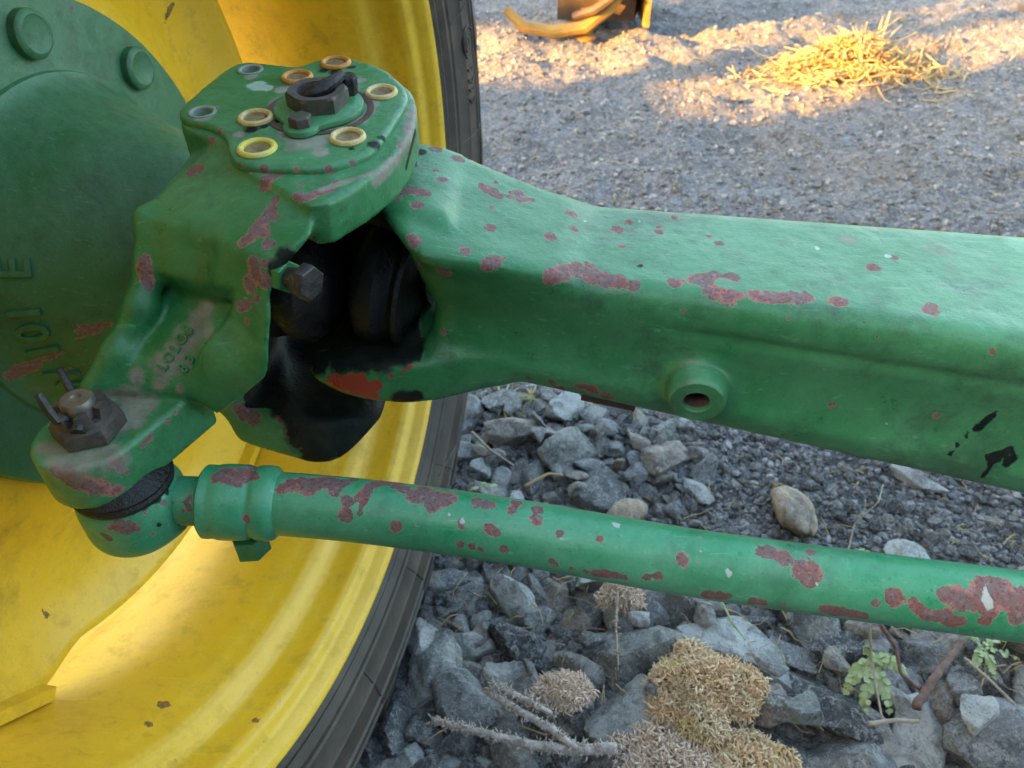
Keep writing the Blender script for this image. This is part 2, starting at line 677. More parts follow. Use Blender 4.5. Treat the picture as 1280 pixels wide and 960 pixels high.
for nm, a, c in (('ring_yellow', (0.72, 0.58, 0.02), (0.62, 0.56, 0.20)), ('ring_cream', (0.66, 0.56, 0.30), (0.55, 0.36, 0.08)), ('ring_orange', (0.46, 0.19, 0.025), (0.60, 0.30, 0.07)), ('ring_grey', (0.20, 0.26, 0.22), (0.26, 0.29, 0.25)), ('plug_tan', (0.30, 0.24, 0.11), (0.14, 0.11, 0.06))):
    M[nm] = simple(nm, a, c, 160, 0.5, bump=0.25)
M['moss'] = simple('dry_moss', (0.80, 0.67, 0.46), (0.82, 0.56, 0.32), 22, 0.9, bump=0.2, c3=(0.74, 0.66, 0.26))
M['moss_pink'] = simple('pinkish_dry_moss', (0.82, 0.66, 0.53), (0.70, 0.55, 0.42), 50, 0.9, bump=0.2)
M['moss_dark'] = simple('mossy_clod', (0.20, 0.16, 0.09), (0.28, 0.24, 0.12), 60, 0.95, bump=0.9, bdist=0.006)
M['frost_twig'] = simple('frosted_twig', (0.58, 0.52, 0.46), (0.30, 0.26, 0.23), 120, 0.9, bump=0.4)
M['twig'] = simple('brown_twig', (0.13, 0.075, 0.06), (0.21, 0.14, 0.11), 90, 0.8, bump=0.6)
M['straw'] = simple('straw', (0.52, 0.40, 0.20), (0.42, 0.31, 0.15), 30, 0.75, bump=0.2)
M['pale_stem'] = simple('pale_dry_stem', (0.42, 0.36, 0.27), (0.30, 0.26, 0.20), 80, 0.85, bump=0.2)
M['leaf'] = simple('pale_green_leaf', (0.30, 0.42, 0.16), (0.48, 0.56, 0.32), 90, 0.7, bump=0.2)
M['wood'] = simple('grey_boards', (0.16, 0.12, 0.09), (0.22, 0.18, 0.14), 9, 0.85, bump=0.4)
M['shade_wall_dark'] = simple('dark_shade_planks', (0.035, 0.028, 0.022), (0.060, 0.048, 0.038), 9, 0.85, bump=0.4)  # dark tone for the added light-blocking wall
M['implement'] = simple('worn_yellow_steel', (0.42, 0.25, 0.04), (0.20, 0.12, 0.05), 8, 0.55, bump=0.3)
M['implement_dark'] = simple('dark_steel', (0.05, 0.035, 0.025), (0.10, 0.07, 0.045), 10, 0.7, bump=0.3)


def stone_mat(name, tones, attr=None, scale=34, speckle=1.0):
    m, t, b = mat_new(name)
    g = N(t)
    co, rv = g.offset_random()
    if attr:
        rv = g.attr(attr)
    big, mid, fine = g.noise(scale * 0.7, 5, 0.65, co, 0.8), g.noise(scale * 2.6, 6, 0.75, co, 0.4), g.noise(scale * 9, 5, 0.8, co)
    ramp = t.nodes.new('ShaderNodeValToRGB')
    el = ramp.color_ramp.elements
    while len(el) < len(tones):
        el.new(0.5)
    for i, c in enumerate(tones):
        el[i].position = i / (len(tones) - 1)
        el[i].color = tuple(c) + (1,)
    g.link(rv, ramp.inputs[0])
    c = ramp.outputs[0]
    lite = g.mix(0.60, c, (0.52, 0.54, 0.53))
    dark = g.mix(0.70, c, (0.028, 0.031, 0.036))
    c = g.mix(g.rng(big, 0.46, 0.60, 0, 0.9), c, dark)
    c = g.mix(g.rng(mid, 0.50, 0.66, 0, 0.65), c, lite)
    vein = g.math('ABSOLUTE', g.math('SUBTRACT', g.noise(scale * 0.9, 4, 0.6, co, 1.2), 0.5))
    c = g.mix(g.rng(vein, 0.0, 0.018, 0.7 * speckle, 0), c, (0.50, 0.50, 0.47))
    c = g.mix(g.rng(fine, 0.57, 0.68, 0, 0.6 * speckle), c, (0.56, 0.55, 0.51))
    c = g.mix(g.rng(fine, 0.45, 0.36, 0, 0.75), c, (0.025, 0.025, 0.026))
    c = g.mix(g.rng(g.noise(scale * 0.5, 5, 0.7, co), 0.58, 0.68, 0, 0.55), c, (0.24, 0.20, 0.15))
    g.link(c, b.inputs['Base Color'])
    b.inputs['Roughness'].default_value = 0.66
    b.inputs['Specular IOR Level'].default_value = 0.45
    g.link(g.bump(g.math('ADD', g.math('ADD', mid, big), g.math('MULTIPLY', fine, 0.5)), 0.9, 0.005), b.inputs['Normal'])
    return m


M['stone'] = stone_mat('crushed_stone', [(0.055, 0.058, 0.060), (0.25, 0.26, 0.255), (0.10, 0.108, 0.104), (0.42, 0.425, 0.40), (0.15, 0.158, 0.158), (0.20, 0.215, 0.19), (0.50, 0.50, 0.475), (0.085, 0.082, 0.078), (0.32, 0.27, 0.22), (0.13, 0.135, 0.14)])
M['gravel'] = stone_mat('gravel', [(0.055, 0.058, 0.062), (0.22, 0.225, 0.23), (0.40, 0.40, 0.395), (0.13, 0.135, 0.145), (0.55, 0.545, 0.53), (0.25, 0.22, 0.185), (0.08, 0.08, 0.08)], 'tone', 90)
M['gravel_dark'] = stone_mat('dark_grit', [(0.04, 0.04, 0.042), (0.09, 0.09, 0.092), (0.15, 0.15, 0.15), (0.07, 0.066, 0.062), (0.24, 0.235, 0.22), (0.05, 0.05, 0.052)], 'tone', 60)
M['pale_stone'] = stone_mat('pale_stone', [(0.44, 0.475, 0.45), (0.47, 0.495, 0.48)], scale=26)
M['tan_stone'] = stone_mat('tan_stone', [(0.40, 0.30, 0.205), (0.42, 0.33, 0.23)], scale=18, speckle=0.3)
M['dark_stone'] = stone_mat('dark_stone', [(0.055, 0.060, 0.066), (0.075, 0.078, 0.08)], scale=26)
M['brick_stone'] = stone_mat('reddish_stone', [(0.28, 0.13, 0.075), (0.30, 0.15, 0.09)], scale=30)


def ground_mat():
    m, t, b = mat_new('gravelly_soil')
    g = N(t)
    n0, n1, n2, n3 = g.noise(1.3, 3), g.noise(22, 5, 0.65), g.noise(75, 5, 0.7), g.noise(260, 4, 0.7)
    c = g.mix(g.rng(n1, 0.36, 0.64), (0.082, 0.090, 0.098), (0.200, 0.210, 0.220))
    c = g.mix(g.rng(n2, 0.50, 0.70, 0, 0.8), c, (0.43, 0.43, 0.42))
    c = g.mix(g.rng(n3, 0.56, 0.72, 0, 0.6), c, (0.48, 0.475, 0.46))
    c = g.mix(g.rng(n2, 0.44, 0.30, 0, 0.8), c, (0.045, 0.043, 0.042))
    c = g.mix(g.rng(n0, 0.52, 0.70, 0, 0.35), c, (0.22, 0.18, 0.13))
    g.link(c, b.inputs['Base Color'])
    b.inputs['Roughness'].default_value = 0.9
    g.link(g.bump(g.math('ADD', n1, g.math('MULTIPLY', n2, 0.6)), 0.9, 0.02, g.bump(n3, 0.5, 0.005)), b.inputs['Normal'])
    return m


M['ground'] = ground_mat()

# ------------------------------------------------------------------ the ground
def ground_h(x, y):
    x, y = np.asarray(x, float), np.asarray(y, float)
    near = np.exp(-(np.maximum(np.hypot(x - 1, y - 2) - 3.5, 0) / 4) ** 2)
    h = 0.030 * (noise2(x * 2.1, y * 2.1, 1) - 0.5) + 0.030 * (noise2(x * 7, y * 7, 2) - 0.5) + 0.016 * (noise2(x * 19, y * 19, 3) - 0.5) + 0.010 * (noise2(x * 47, y * 47, 4) - 0.5)
    # ridged clods of the yard further off
    far = np.clip((y - 1.4) / 1.4, 0, 1)
    r = 1 - np.abs(2 * noise2(x * 3.2 + 0.4 * y, y * 6.5, 5) - 1)
    h = h + far * (0.035 * r + 0.045 * (noise2(x * 5.5, y * 9.5, 6) - 0.5))
    return h * near


def axis_grid(lo, hi, step, ends):
    a = np.arange(lo, hi + 1e-6, step)
    up, dn = [hi], [lo]
    s = step
    while up[-1] < ends:
        s *= 1.35
        up.append(up[-1] + s)
    s = step
    while dn[-1] > -ends:
        s *= 1.35
        dn.append(dn[-1] - s)
    return np.concatenate([np.array(dn[:0:-1]), a, np.array(up[1:])])


gx, gy = axis_grid(-1.0, 3.6, 0.0115, 900), axis_grid(0.2, 5.4, 0.0135, 900)
GX, GY = np.meshgrid(gx, gy, indexing='ij')
GV = np.stack([GX, GY, ground_h(GX, GY)], -1).reshape(-1, 3)
i0 = (np.arange(len(gx) - 1)[:, None] * len(gy) + np.arange(len(gy) - 1)[None]).ravel()
o = obj('ground', GV, np.stack([i0, i0 + len(gy), i0 + len(gy) + 1, i0 + 1], 1), M['ground'])
tag(o, kind='structure')

# ------------------------------------------------------------------ the tractor axle: frames
ROOT = empty('tractor_axle', (0.05, 0.57, 0.0))
tag(ROOT, 'green painted tractor front axle with steering knuckle, tie rod and yellow wheel', 'tractor axle')
WC = W(-0.23, 0.652, -0.393)                       # centre of the inboard rim plane
NW = norm([0.9756, -0.2120, 0.0570])               # wheel axis, pointing inboard
WW = np.array([math.sin(0.214), math.cos(0.214), 0.0])   # horizontal direction in the wheel plane
WU = np.cross(NW, WW) * -1
WU = WU if WU[2] > 0 else -WU
E_AX = norm([0.983, -0.184, 0.0])                  # along the axle beam
N_AX = np.array([-E_AX[1], E_AX[0], 0.0])          # away from the eye


def wheel_pt(r, a, d):
    return WC + NW * d + r * (math.cos(a) * WW + math.sin(a) * WU)


def wheel_revolve(prof, n=160, a0=0.0, a1=2 * math.pi, rmod=None):
    V, F = [], []
    full = abs(a1 - a0 - 2 * math.pi) < 1e-6
    k = n if full else n + 1
    for r, d in prof:
        for i in range(k):
            a = a0 + (a1 - a0) * i / n
            V.append(wheel_pt(rmod(a, r, d) if rmod else r, a, d))
    for j in range(len(prof) - 1):
        for i in range(n):
            l = (i + 1) % k
            F.append((j * k + i, j * k + l, (j + 1) * k + l, (j + 1) * k + i))
    return V, F


WHEEL = empty('wheel', WC, ROOT)

# ---- tyre: carcass with lugs, mould lines and moulded badges, as one mesh
tb = MB()
RT = 0.742
tyre_prof = [(0.538, 0.004), (0.548, 0.012), (0.556, 0.010), (0.566, 0.018), (0.574, 0.0185), (0.577, 0.0215), (0.580, 0.0195), (0.606, 0.027), (0.609, 0.030), (0.612, 0.028), (0.640, 0.032), (0.643, 0.035), (0.646, 0.0325), (0.664, 0.030), (0.667, 0.0325), (0.670, 0.029), (0.682, 0.022), (0.688, 0.010), (0.692, -0.02), (0.697, -0.10), (0.699, -0.18), (0.697, -0.26), (0.692, -0.34), (0.680, -0.385), (0.640, -0.392), (0.58, -0.38), (0.54, -0.36)]
tb.add(*wheel_revolve(tyre_prof, 240))
nl = 22
for i in range(nl):                                  # tread lugs, alternating sides, each with depth
    for side in (0, 1):
        a = 2 * math.pi * (i + 0.5 * side) / nl + 0.05
        ring = []
        for f, wd in ((0.0, 0.036), (0.5, 0.031), (1.0, 0.028)):
            d = (0.016 - 0.19 * f) if side == 0 else (-0.376 + 0.19 * f)
            ac = a - 0.16 * f
            ring.append((d, ac - wd, ac + wd))
        V = []
        for d, a0_, a1_ in ring:
            for aa, rr in ((a0_ - 0.012, 0.688), (a0_, RT), (a1_, RT), (a1_ + 0.012, 0.688)):
                V.append(wheel_pt(rr if d < 0.01 or rr < 0.7 else rr - 0.005, aa, d))
        d0, b0, b1 = ring[0]                         # the lug's shoulder runs down the sidewall
        for aa, rr in ((b0 - 0.008, 0.664), (b0 + 0.006, 0.672), (b1 - 0.006, 0.672), (b1 + 0.008, 0.664)):
            V.append(wheel_pt(rr, aa, d0 + (0.016 if side == 0 else -0.012)))
        F = []
        for j, (p, q) in enumerate(((12, 0), (0, 4), (4, 8))):
            for s_ in range(3):
                F.append((p + s_, p + s_ + 1, q + s_ + 1, q + s_))
        F.append((8, 9, 10, 11))
        F.append((12, 13, 14, 15))
        tb.add(V, F)
for a_, rr_ in ((0.18, 0.016), (0.05, 0.020)):       # round moulded badges
    for r0 in (rr_, rr_ * 0.62, rr_ * 0.3):
        pts = []
        for k in range(25):
            q = 2 * math.pi * k / 24
            r = 0.626 + r0 * math.sin(q)
            pts.append(wheel_pt(r, a_ + r0 * 1.15 * math.cos(q) / 0.626, 0.0305 if r < 0.64 else 0.033))
        tb.tube(pts, 0.0016, 5, False)
for k, a_ in enumerate((-0.02, -0.045, -0.07, -0.095)):   # raised marks under the badges
    tb.tube([wheel_pt(0.616, a_ + 0.006, 0.0300), wheel_pt(0.626, a_ - 0.004 * (k % 2), 0.0315), wheel_pt(0.636, a_ + 0.006, 0.0325)], 0.0018, 5)
for k in range(40):                                  # radial mould seams and vent lines
    a_ = -math.pi * 0.9 + k * 0.155
    if k % 2:
        tb.tube([wheel_pt(0.582, a_, 0.0205), wheel_pt(0.610, a_ + 0.01, 0.0290), wheel_pt(0.642, a_ + 0.02, 0.0335), wheel_pt(0.668, a_ + 0.03, 0.031)], 0.0009, 4)
for a_ in (-0.75, -1.05):                            # zig-zag moulding
    tb.tube([wheel_pt(0.600, a_ - 0.10, 0.0265), wheel_pt(0.634, a_, 0.0325), wheel_pt(0.626, a_ - 0.035, 0.0315), wheel_pt(0.655, a_ + 0.05, 0.033)], 0.0010, 4)
tb.build('tyre', M['rubber'], WHEEL, True, 30)

# ---- rim barrel
rim_prof = [(0.556, -0.002), (0.550, 0.006), (0.541, 0.007), (0.534, 0.002), (0.530, -0.006), (0.527, -0.014), (0.514, -0.022), (0.511, -0.030), (0.512, -0.046), (0.511, -0.062), (0.507, -0.070), (0.496, -0.080), (0.491, -0.090), (0.4895, -0.104), (0.487, -0.116), (0.4855, -0.130), (0.485, -0.150), (0.486, -0.190), (0.489, -0.230), (0.492, -0.27), (0.498, -0.30), (0.510, -0.318), (0.512, -0.345), (0.528, -0.355), (0.540, -0.368), (0.556, -0.368)]
dense = []
for (r0, d0), (r1, d1) in zip(rim_prof[:-1], rim_prof[1:]):
    dense += [(r0 + (r1 - r0) * k / 3, d0 + (d1 - d0) * k / 3) for k in range(3)]
dense.append(rim_prof[-1])
V, F = wheel_revolve(dense, 256)
wear = blobs(V, F, [(320, 900, 5), (205, 880, 8), (185, 905, 5), (132, 845, 3), (330, 795, 3), (225, 822, 3)])
obj('rim', V, F, M['yellow'], WHEEL, True, {'wear': wear})

# ---- dished wheel disc, cut back between its lugs
NLUG = 6
LUG0 = math.radians(-131)


def disc_r(a, r, d):
    if r < 0.40:
        return r
    q = ((a - LUG0) / (2 * math.pi) * NLUG) % 1.0
    q = min(q, 1 - q)                                # 0 at a lug
    f_ = min(1, max(0, (q - 0.05) / 0.17))
    cut = 0.042 * f_ * f_ * (3 - 2 * f_)
    return r - cut * (r - 0.40) / 0.085


disc_prof = [(0.225, -0.232), (0.245, -0.236), (0.27, -0.243), (0.30, -0.262), (0.34, -0.278), (0.38, -0.280), (0.41, -0.272), (0.44, -0.262), (0.465, -0.255), (0.480, -0.250), (0.485, -0.252), (0.485, -0.262), (0.465, -0.267), (0.40, -0.286), (0.34, -0.290), (0.26, -0.258), (0.225, -0.245)]
V, F = wheel_revolve(disc_prof, 288, rmod=disc_r)
wear = blobs(V, F, [(45, 840, 4), (60, 770, 4), (10, 640, 3), (265, 90, 4), (212, 12, 3), (330, 45, 3)])
obj('wheel_disc', V, F, M['yellow'], WHEEL, True, {'wear': wear})
for k in range(NLUG):                                # lug blocks that carry the disc in the rim
    a = LUG0 + 2 * math.pi * k / NLUG
    lb = MB()
    fr = (norm(-math.sin(a) * WW + math.cos(a) * WU), NW, norm(math.cos(a) * WW + math.sin(a) * WU))
    lb.prism([(-0.045, -0.018), (0.045, -0.018), (0.045, 0.012), (-0.045, 0.012)], wheel_pt(0.470, a, -0.247), fr, 0.0, 0.016, 0.002)
    lb.build('rim_lug', M['yellow'], WHEEL, False)

# ---- final drive hub, its flange bolts and cast marks
hub_prof = [(0.0, -0.035), (0.085, -0.035), (0.095, -0.045), (0.108, -0.075), (0.128, -0.120), (0.146, -0.160), (0.158, -0.186), (0.166, -0.197), (0.172, -0.1995), (0.1735, -0.2045), (0.186, -0.2055), (0.232, -0.2065), (0.238, -0.208), (0.2405, -0.213), (0.2405, -0.228), (0.236, -0.2305), (0.0, -0.235)]
V, F = wheel_revolve(hub_prof, 128)
HUB_BVH = bvh_of(V, F)
wear = blobs(V, F, [(18, 468, 9), (32, 462, 9), (48, 455, 9), (56, 447, 7), (72, 435, 8), (84, 428, 8), (98, 418, 10), (108, 412, 9), (122, 406, 5), (66, 468, 4), (78, 465, 4), (92, 460, 4), (64, 497, 5), (2, 548, 8), (6, 536, 4), (0, 565, 5), (142, 381, 6), (90, 8, 2), (88, 102, 3), (93, 114, 2), (163, 134, 3)], HUB_BVH)
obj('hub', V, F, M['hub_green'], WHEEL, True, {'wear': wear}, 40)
for k in (0, 1, 2, 3, 4, 6, 7, 8):
    a = math.radians(41 - 40 * k)
    b = MB()
    b.revolve([(0.0215, -0.002), (0.0215, 0.008), (0.0195, 0.0105), (0.0165, 0.0115), (0.0150, 0.0105), (0.0, 0.0105)], wheel_pt(0.2055, a, -0.206), NW, 36)
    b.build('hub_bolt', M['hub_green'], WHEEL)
b = MB()
b.prism(hexagon(0.0105), U(206, 219, s=0.70), frame(NW), -0.03, 0.004, 0.002)
b.build('hub_plug', M['green'], WHEEL, False)


def text_mesh(body, size, ext):
    cu = bpy.data.curves.new('casting', 'FONT')
    cu.body = body
    cu.size = size
    cu.extrude = ext
    cu.bevel_depth = ext * 0.6
    cu.align_x = 'CENTER'
    cu.align_y = 'CENTER'
    cu.resolution_u = 3
    ob = bpy.data.objects.new('casting', cu)
    COL.objects.link(ob)
    bpy.context.view_layer.update()
    me = ob.to_mesh()
    V = np.array([v.co[:] for v in me.vertices])
    F = [tuple(p.vertices) for p in me.polygons]
    ob.to_mesh_clear()
    bpy.data.objects.remove(ob)
    bpy.data.curves.remove(cu)
    return V, F


for ch, off in (('W', -0.066), ('1', -0.020), ('0', 0.0), ('1', 0.020), ('E', 0.060)):
    V, F = text_mesh(ch, 0.038, 0.0016)
    PV = []
    for x, y, z in V:                                # laid round the cone
        r = 0.146 + y * 0.4
        a_ = math.radians(178) - (x + off) / 0.150
        PV.append(wheel_pt(r, a_, -0.160 - y * 0.92) + norm(NW * 0.41 + (math.cos(a_) * WW + math.sin(a_) * WU) * 0.91) * (z + 0.0006))
    obj('cast_letter', PV, F, M['hub_green'], WHEEL, False)

# ------------------------------------------------------------------ axle beam
def sec(tf, bf, tb_):
    return tf, bf, tb_


LO, HI = W(-0.26, 0.26, -0.56), W(1.0, 0.80, -0.20)
S = Solid(LO, HI, 0.0040)
A0 = np.array([0.037, 0.50, 0.0])


def beam_sec(t, zt, zb, wid, dz=0.0):
    p = A0 + E_AX * t
    f, k = p, p + N_AX * wid
    return [W(f[0], f[1], zt), W(f[0], f[1], zb), W(k[0], k[1], zt), W(k[0], k[1], zb)]


pts = beam_sec(-0.112, -0.312, -0.420, 0.128) + beam_sec(0.95, -0.3556, -0.5602, 0.2454)
beam = S.hull(pts, 0.021)
# shallow waist and lower lip of the cast front face
zc_ = S.Z - np.float32(HY)
fz = (zc_ + 0.316) / (0.113)
t_ = S.lin(E_AX, float(E_AX @ A0))
top_l = -0.3165 - 0.0412 * (t_ + 0.0)
bot_l = -0.4295 - 0.1373 * t_
q = (top_l - zc_) / np.maximum(top_l - bot_l, 0.02)
beam = beam + 0.0045 * np.exp(-((q - 0.52) / 0.22) ** 2) - 0.0030 * np.exp(-((q - 0.82) / 0.07) ** 2) + 0.0032 * np.exp(-((q - 0.27) / 0.035) ** 2) * np.clip((t_ - 0.05) * 12, 0, 1)
# raised yoke end
lift = np.array([0, 0, 0.007])
yoke = S.hull([U(505, 170, y=0.668) + lift, U(545, 179, y=0.662) + lift, U(580, 189, y=0.655) + lift, U(612, 205, y=0.648) + lift, U(655, 234, y=0.638) + lift, U(715, 255, y=0.620),
               U(528, 332, y=0.484), U(600, 328, y=0.490), U(690, 345, y=0.497), U(470, 258, y=0.535), U(506, 290, y=0.505),
               W(-0.135, 0.60, -0.268), W(-0.135, 0.65, -0.272), W(-0.120, 0.55, -0.270), W(-0.055, 0.525, -0.335), W(-0.055, 0.64, -0.36), W(0.05, 0.53, -0.35), W(0.05, 0.62, -0.36)], 0.010)
beam = smin(beam, yoke, 0.030)
uparm = S.hull([W(-0.05, 0.53, -0.275), W(-0.05, 0.655, -0.280), W(-0.05, 0.53, -0.300), W(-0.05, 0.66, -0.300), W(-0.19, 0.565, -0.272), W(-0.19, 0.655, -0.275), W(-0.19, 0.565, -0.295), W(-0.19, 0.665, -0.295)], 0.012)
beam = smin(beam, uparm, 0.012)
lowarm = S.hull([U(524, 452, y=0.500), U(527, 516, y=0.500), U(482, 517, y=0.492), U(428, 508, y=0.498), U(370, 470, y=0.510), U(428, 452, y=0.512), U(640, 486, y=0.502), U(640, 455, y=0.505),
                 W(-0.18, 0.66, -0.415), W(-0.18, 0.66, -0.45), W(0.03, 0.62, -0.40), W(0.03, 0.62, -0.43)], 0.014)
beam = smin(beam, lowarm, 0.014)
# the mouth of the fork
mouth = S.hull([W(-0.30, 0.40, -0.302), W(-0.30, 0.70, -0.302), W(-0.088, 0.40, -0.312), W(-0.102, 0.70, -0.312), W(-0.30, 0.40, -0.405), W(-0.30, 0.70, -0.405), W(-0.088, 0.40, -0.398), W(-0.102, 0.70, -0.398)], 0.02)
beam = smax(beam, -mouth, 0.012)
# boss on the front face
bc = U(871, 494, y=0.4685)
bn = norm([E_AX[1], -E_AX[0], -0.10])
boss = S.cyl(bc - bn * 0.04, bc + bn * 0.006, 0.0225, 0.006)
beam = smin(beam, boss, 0.014)
beam = smax(beam, -S.cyl(bc - bn * 0.032, bc + bn * 0.03, 0.0125, 0.001), 0.0015)
V, F = S.mesh(beam)
BB = bvh_of(V, F)
hit = BB.ray_cast(EYE, Vector(ray(872, 497)).normalized())[0]
chips = [(690, 345, 10), (705, 340, 12), (722, 338, 13), (740, 343, 12), (757, 349, 11), (775, 352, 10), (792, 356, 8), (738, 332, 7), (845, 354, 9), (868, 350, 9), (882, 350, 13), (893, 343, 8), (914, 346, 9), (890, 366, 10), (910, 369, 11), (922, 369, 7), (945, 369, 10), (962, 372, 11), (978, 372, 9), (995, 372, 12), (1008, 371, 9), (1048, 377, 10), (1162, 389, 9), (1165, 383, 6), (688, 296, 9), (714, 267, 7), (718, 286, 6), (773, 287, 8), (786, 278, 6), (823, 290, 6), (824, 283, 4), (886, 296, 5), (899, 304, 6), (777, 308, 5), (1091, 334, 8), (1118, 322, 5), (843, 272, 5), (612, 238, 10), (605, 234, 7), (622, 246, 5), (637, 246, 5), (649, 242, 7), (650, 249, 6), (620, 228, 4), (516, 238, 9), (503, 240, 8), (528, 241, 10), (492, 247, 8), (522, 256, 7), (572, 198, 7), (545, 186, 8), (553, 224, 6), (544, 213, 4), (613, 284, 8), (583, 313, 8), (555, 340, 9), (617, 326, 9), (608, 332, 7), (628, 322, 5), (636, 240, 4), (615, 260, 4), (519, 303, 8), (523, 330, 8), (515, 296, 7), (700, 485, 6), (725, 483, 6), (735, 484, 5), (660, 472, 4), (1003, 268, 5), (885, 467, 5), (1097, 422, 3), (1170, 519, 4), (1040, 507, 4), (985, 398, 3), (855, 388, 3), (555, 415, 4), (740, 487, 8), (760, 495, 8), (690, 478, 5), (770, 508, 10), (750, 506, 8), (1240, 440, 4), (575, 300, 3), (665, 250, 5), (740, 256, 5), (800, 258, 6), (830, 262, 5), (905, 262, 4), (950, 268, 3), (1090, 272, 4), (1180, 278, 4)]
wear = blobs(V, F, [(u, v, r * 1.15) for u, v, r in chips], BB)
gre = blobs(V, F, [*line(1248, 515, 1212, 540, 2.5), *line(1212, 540, 1180, 575, 1.2), *line(1236, 522, 1222, 536, 4), *line(1262, 562, 1240, 576, 4.5), *line(1240, 578, 1228, 598, 2), *line(1258, 580, 1268, 572, 4), *line(1235, 570, 1250, 566, 3), (800, 332, 4), (505, 500, 14), (520, 495, 9), (508, 205, 12), (525, 190, 8), (475, 275, 16), (512, 330, 6), *line(378, 450, 520, 430, 13), *line(366, 462, 380, 450, 8), *line(506, 318, 519, 430, 8), *line(519, 430, 522, 448, 5), (430, 450, 18), (455, 450, 18), (480, 448, 18), (505, 444, 16), (520, 440, 10), (400, 455, 14), (380, 458, 10), (422, 480, 5), (424, 492, 5)], BB)
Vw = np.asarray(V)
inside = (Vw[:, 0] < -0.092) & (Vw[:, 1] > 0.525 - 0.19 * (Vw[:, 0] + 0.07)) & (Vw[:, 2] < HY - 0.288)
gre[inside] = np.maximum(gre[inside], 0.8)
red = blobs(V, F, [(395, 476, 12), (405, 492, 12), (386, 472, 10), (440, 476, 10), (455, 492, 9), (468, 500, 8), (395, 483, 12), (418, 478, 11), (430, 482, 11), (446, 486, 13), (425, 496, 9), (412, 488, 12), (385, 478, 8), (447, 480, 10), (458, 488, 10), (466, 495, 9), (470, 482, 9), (452, 470, 6), (488, 470, 4), (505, 463, 4), (515, 458, 4), (475, 240, 5)], BB)
dust = blobs(V, F, [(1200, 320, 50), (1060, 300, 20), (720, 380, 14), (800, 402, 10)], BB) * 0.45
pale = blobs(V, F, [(1022, 310, 4), (1028, 316, 3), *line(1015, 277, 1040, 270, 1.8), *line(1040, 270, 1052, 272, 1.5), (800, 276, 3), (745, 280, 2.5), (732, 277, 2.5), (703, 304, 2.5), (869, 281, 2.5), (640, 321, 3.5), (540, 330, 3), (1110, 320, 5), (1200, 383, 2), (935, 268, 2), (1255, 290, 2.5), *line(1100, 525, 1108, 530, 1.3), (475, 176, 2)], BB)
BEAM = obj('axle_beam', V, F, M['green'], ROOT, True, {'pale': pale, 'wear': wear, 'grease': gre, 'red': red, 'dust': dust})
b = MB()
b.revolve([(0.0255, -0.008), (0.0232, 0.0040), (0.0222, 0.0070), (0.0208, 0.0084), (0.0112, 0.0084), (0.0104, 0.0072), (0.0102, -0.02)], bc, bn, 48)
b.build('boss_face', M['green'], BEAM)
b = MB()
b.revolve([(0.0108, 0.000), (0.0098, -0.002), (0.0098, -0.024), (0.0, -0.025)], bc + bn * 0.0045, bn, 24)
b.build('boss_thread', M['rust'], BEAM)
b = MB()
p0, p1 = U(728, 500, y=0.515), U(795, 514, y=0.507)
b.box((p0 + p1) / 2 + np.array([0, 0.006, 0.004]), frame(norm(p1 - p0), (0, 0, 1)), 0.012, 0.009, float(np.linalg.norm(p1 - p0)))
b.build('weld_strip', M['rust'], BEAM, False)

# ------------------------------------------------------------------ steering knuckle
KZ = -0.222
TN = norm([0.0, -0.075, 1.0])                       # the pivot leans a little toward the eye
K0 = U(398, 140, z=KZ)


def T(u, v, h=0.0):
    """point on the knuckle's top plane"""
    d = ray(u, v)
    e = np.array([0, 0, HY])
    s = ((K0 - e) @ TN + h) / (d @ TN)
    return e + d * s


KX, KY, KZn = frame(TN, (1, 0, 0))
KY = norm(np.cross(TN, np.array([1.0, 0, 0])))
KX = np.cross(KY, TN)
KF = (KX, KY, TN)


def T2(u, v):
    p = T(u, v) - K0
    return (float(p @ KX), float(p @ KY))


plate_px = [(283, 172), (284, 186), (292, 201), (318, 208), (360, 210), (402, 210), (436, 202), (470, 187), (486, 164), (504, 136), (512, 121), (505, 106), (484, 87), (456, 76), (419, 71), (394, 75), (374, 83), (355, 81), (330, 78), (308, 76), (290, 80), (262, 101), (232, 127), (223, 136), (223, 145), (236, 151), (257, 155), (272, 161)]
plate2 = [T2(*p) for p in plate_px]
head_px = [(283, 174), (285, 190), (305, 205), (330, 219), (357, 233), (394, 253), (440, 229), (490, 194), (509, 168), (521, 138), (519, 116), (510, 101), (486, 89), (456, 78), (419, 73), (394, 77), (374, 85), (355, 83), (330, 80), (308, 78), (290, 82), (262, 103), (232, 129), (223, 138), (223, 147), (240, 158), (262, 166)]
head2 = [T2(*p) for p in head_px]

S = Solid(W(-0.345, 0.335, -0.565), W(-0.055, 0.74, -0.205), 0.0025)
kn = S.prism(rounded(head2, 1), K0, KF, -0.037, -0.005, 0.003)
kn = smin(kn, S.prism(rounded([T2(*p) for p in ((262, 166), (283, 174), (330, 190), (420, 140), (374, 85), (308, 78), (262, 103), (223, 138), (223, 147))], 1), K0, KF, -0.062, -0.01, 0.003), 0.003)
R1 = U(176, 268, s=0.560)
F1, F2 = T(356, 233, -0.007), U(299, 311, s=0.514)
shoulder = S.hull([T(279, 168, -0.006), T(300, 120, -0.02), T(400, 150, -0.02), R1, F1, F2, T(396, 252, -0.010), U(386, 299, s=0.508), U(345, 326, s=0.510), T(440, 200, -0.036),
                   U(182, 332, s=0.560), U(320, 372, s=0.516), U(250, 360, s=0.540), W(-0.28, 0.60, -0.32), W(-0.20, 0.60, -0.30), W(-0.25, 0.50, -0.34), W(-0.19, 0.50, -0.32)], 0.0015)
kn = smin(kn, shoulder, 0.003)
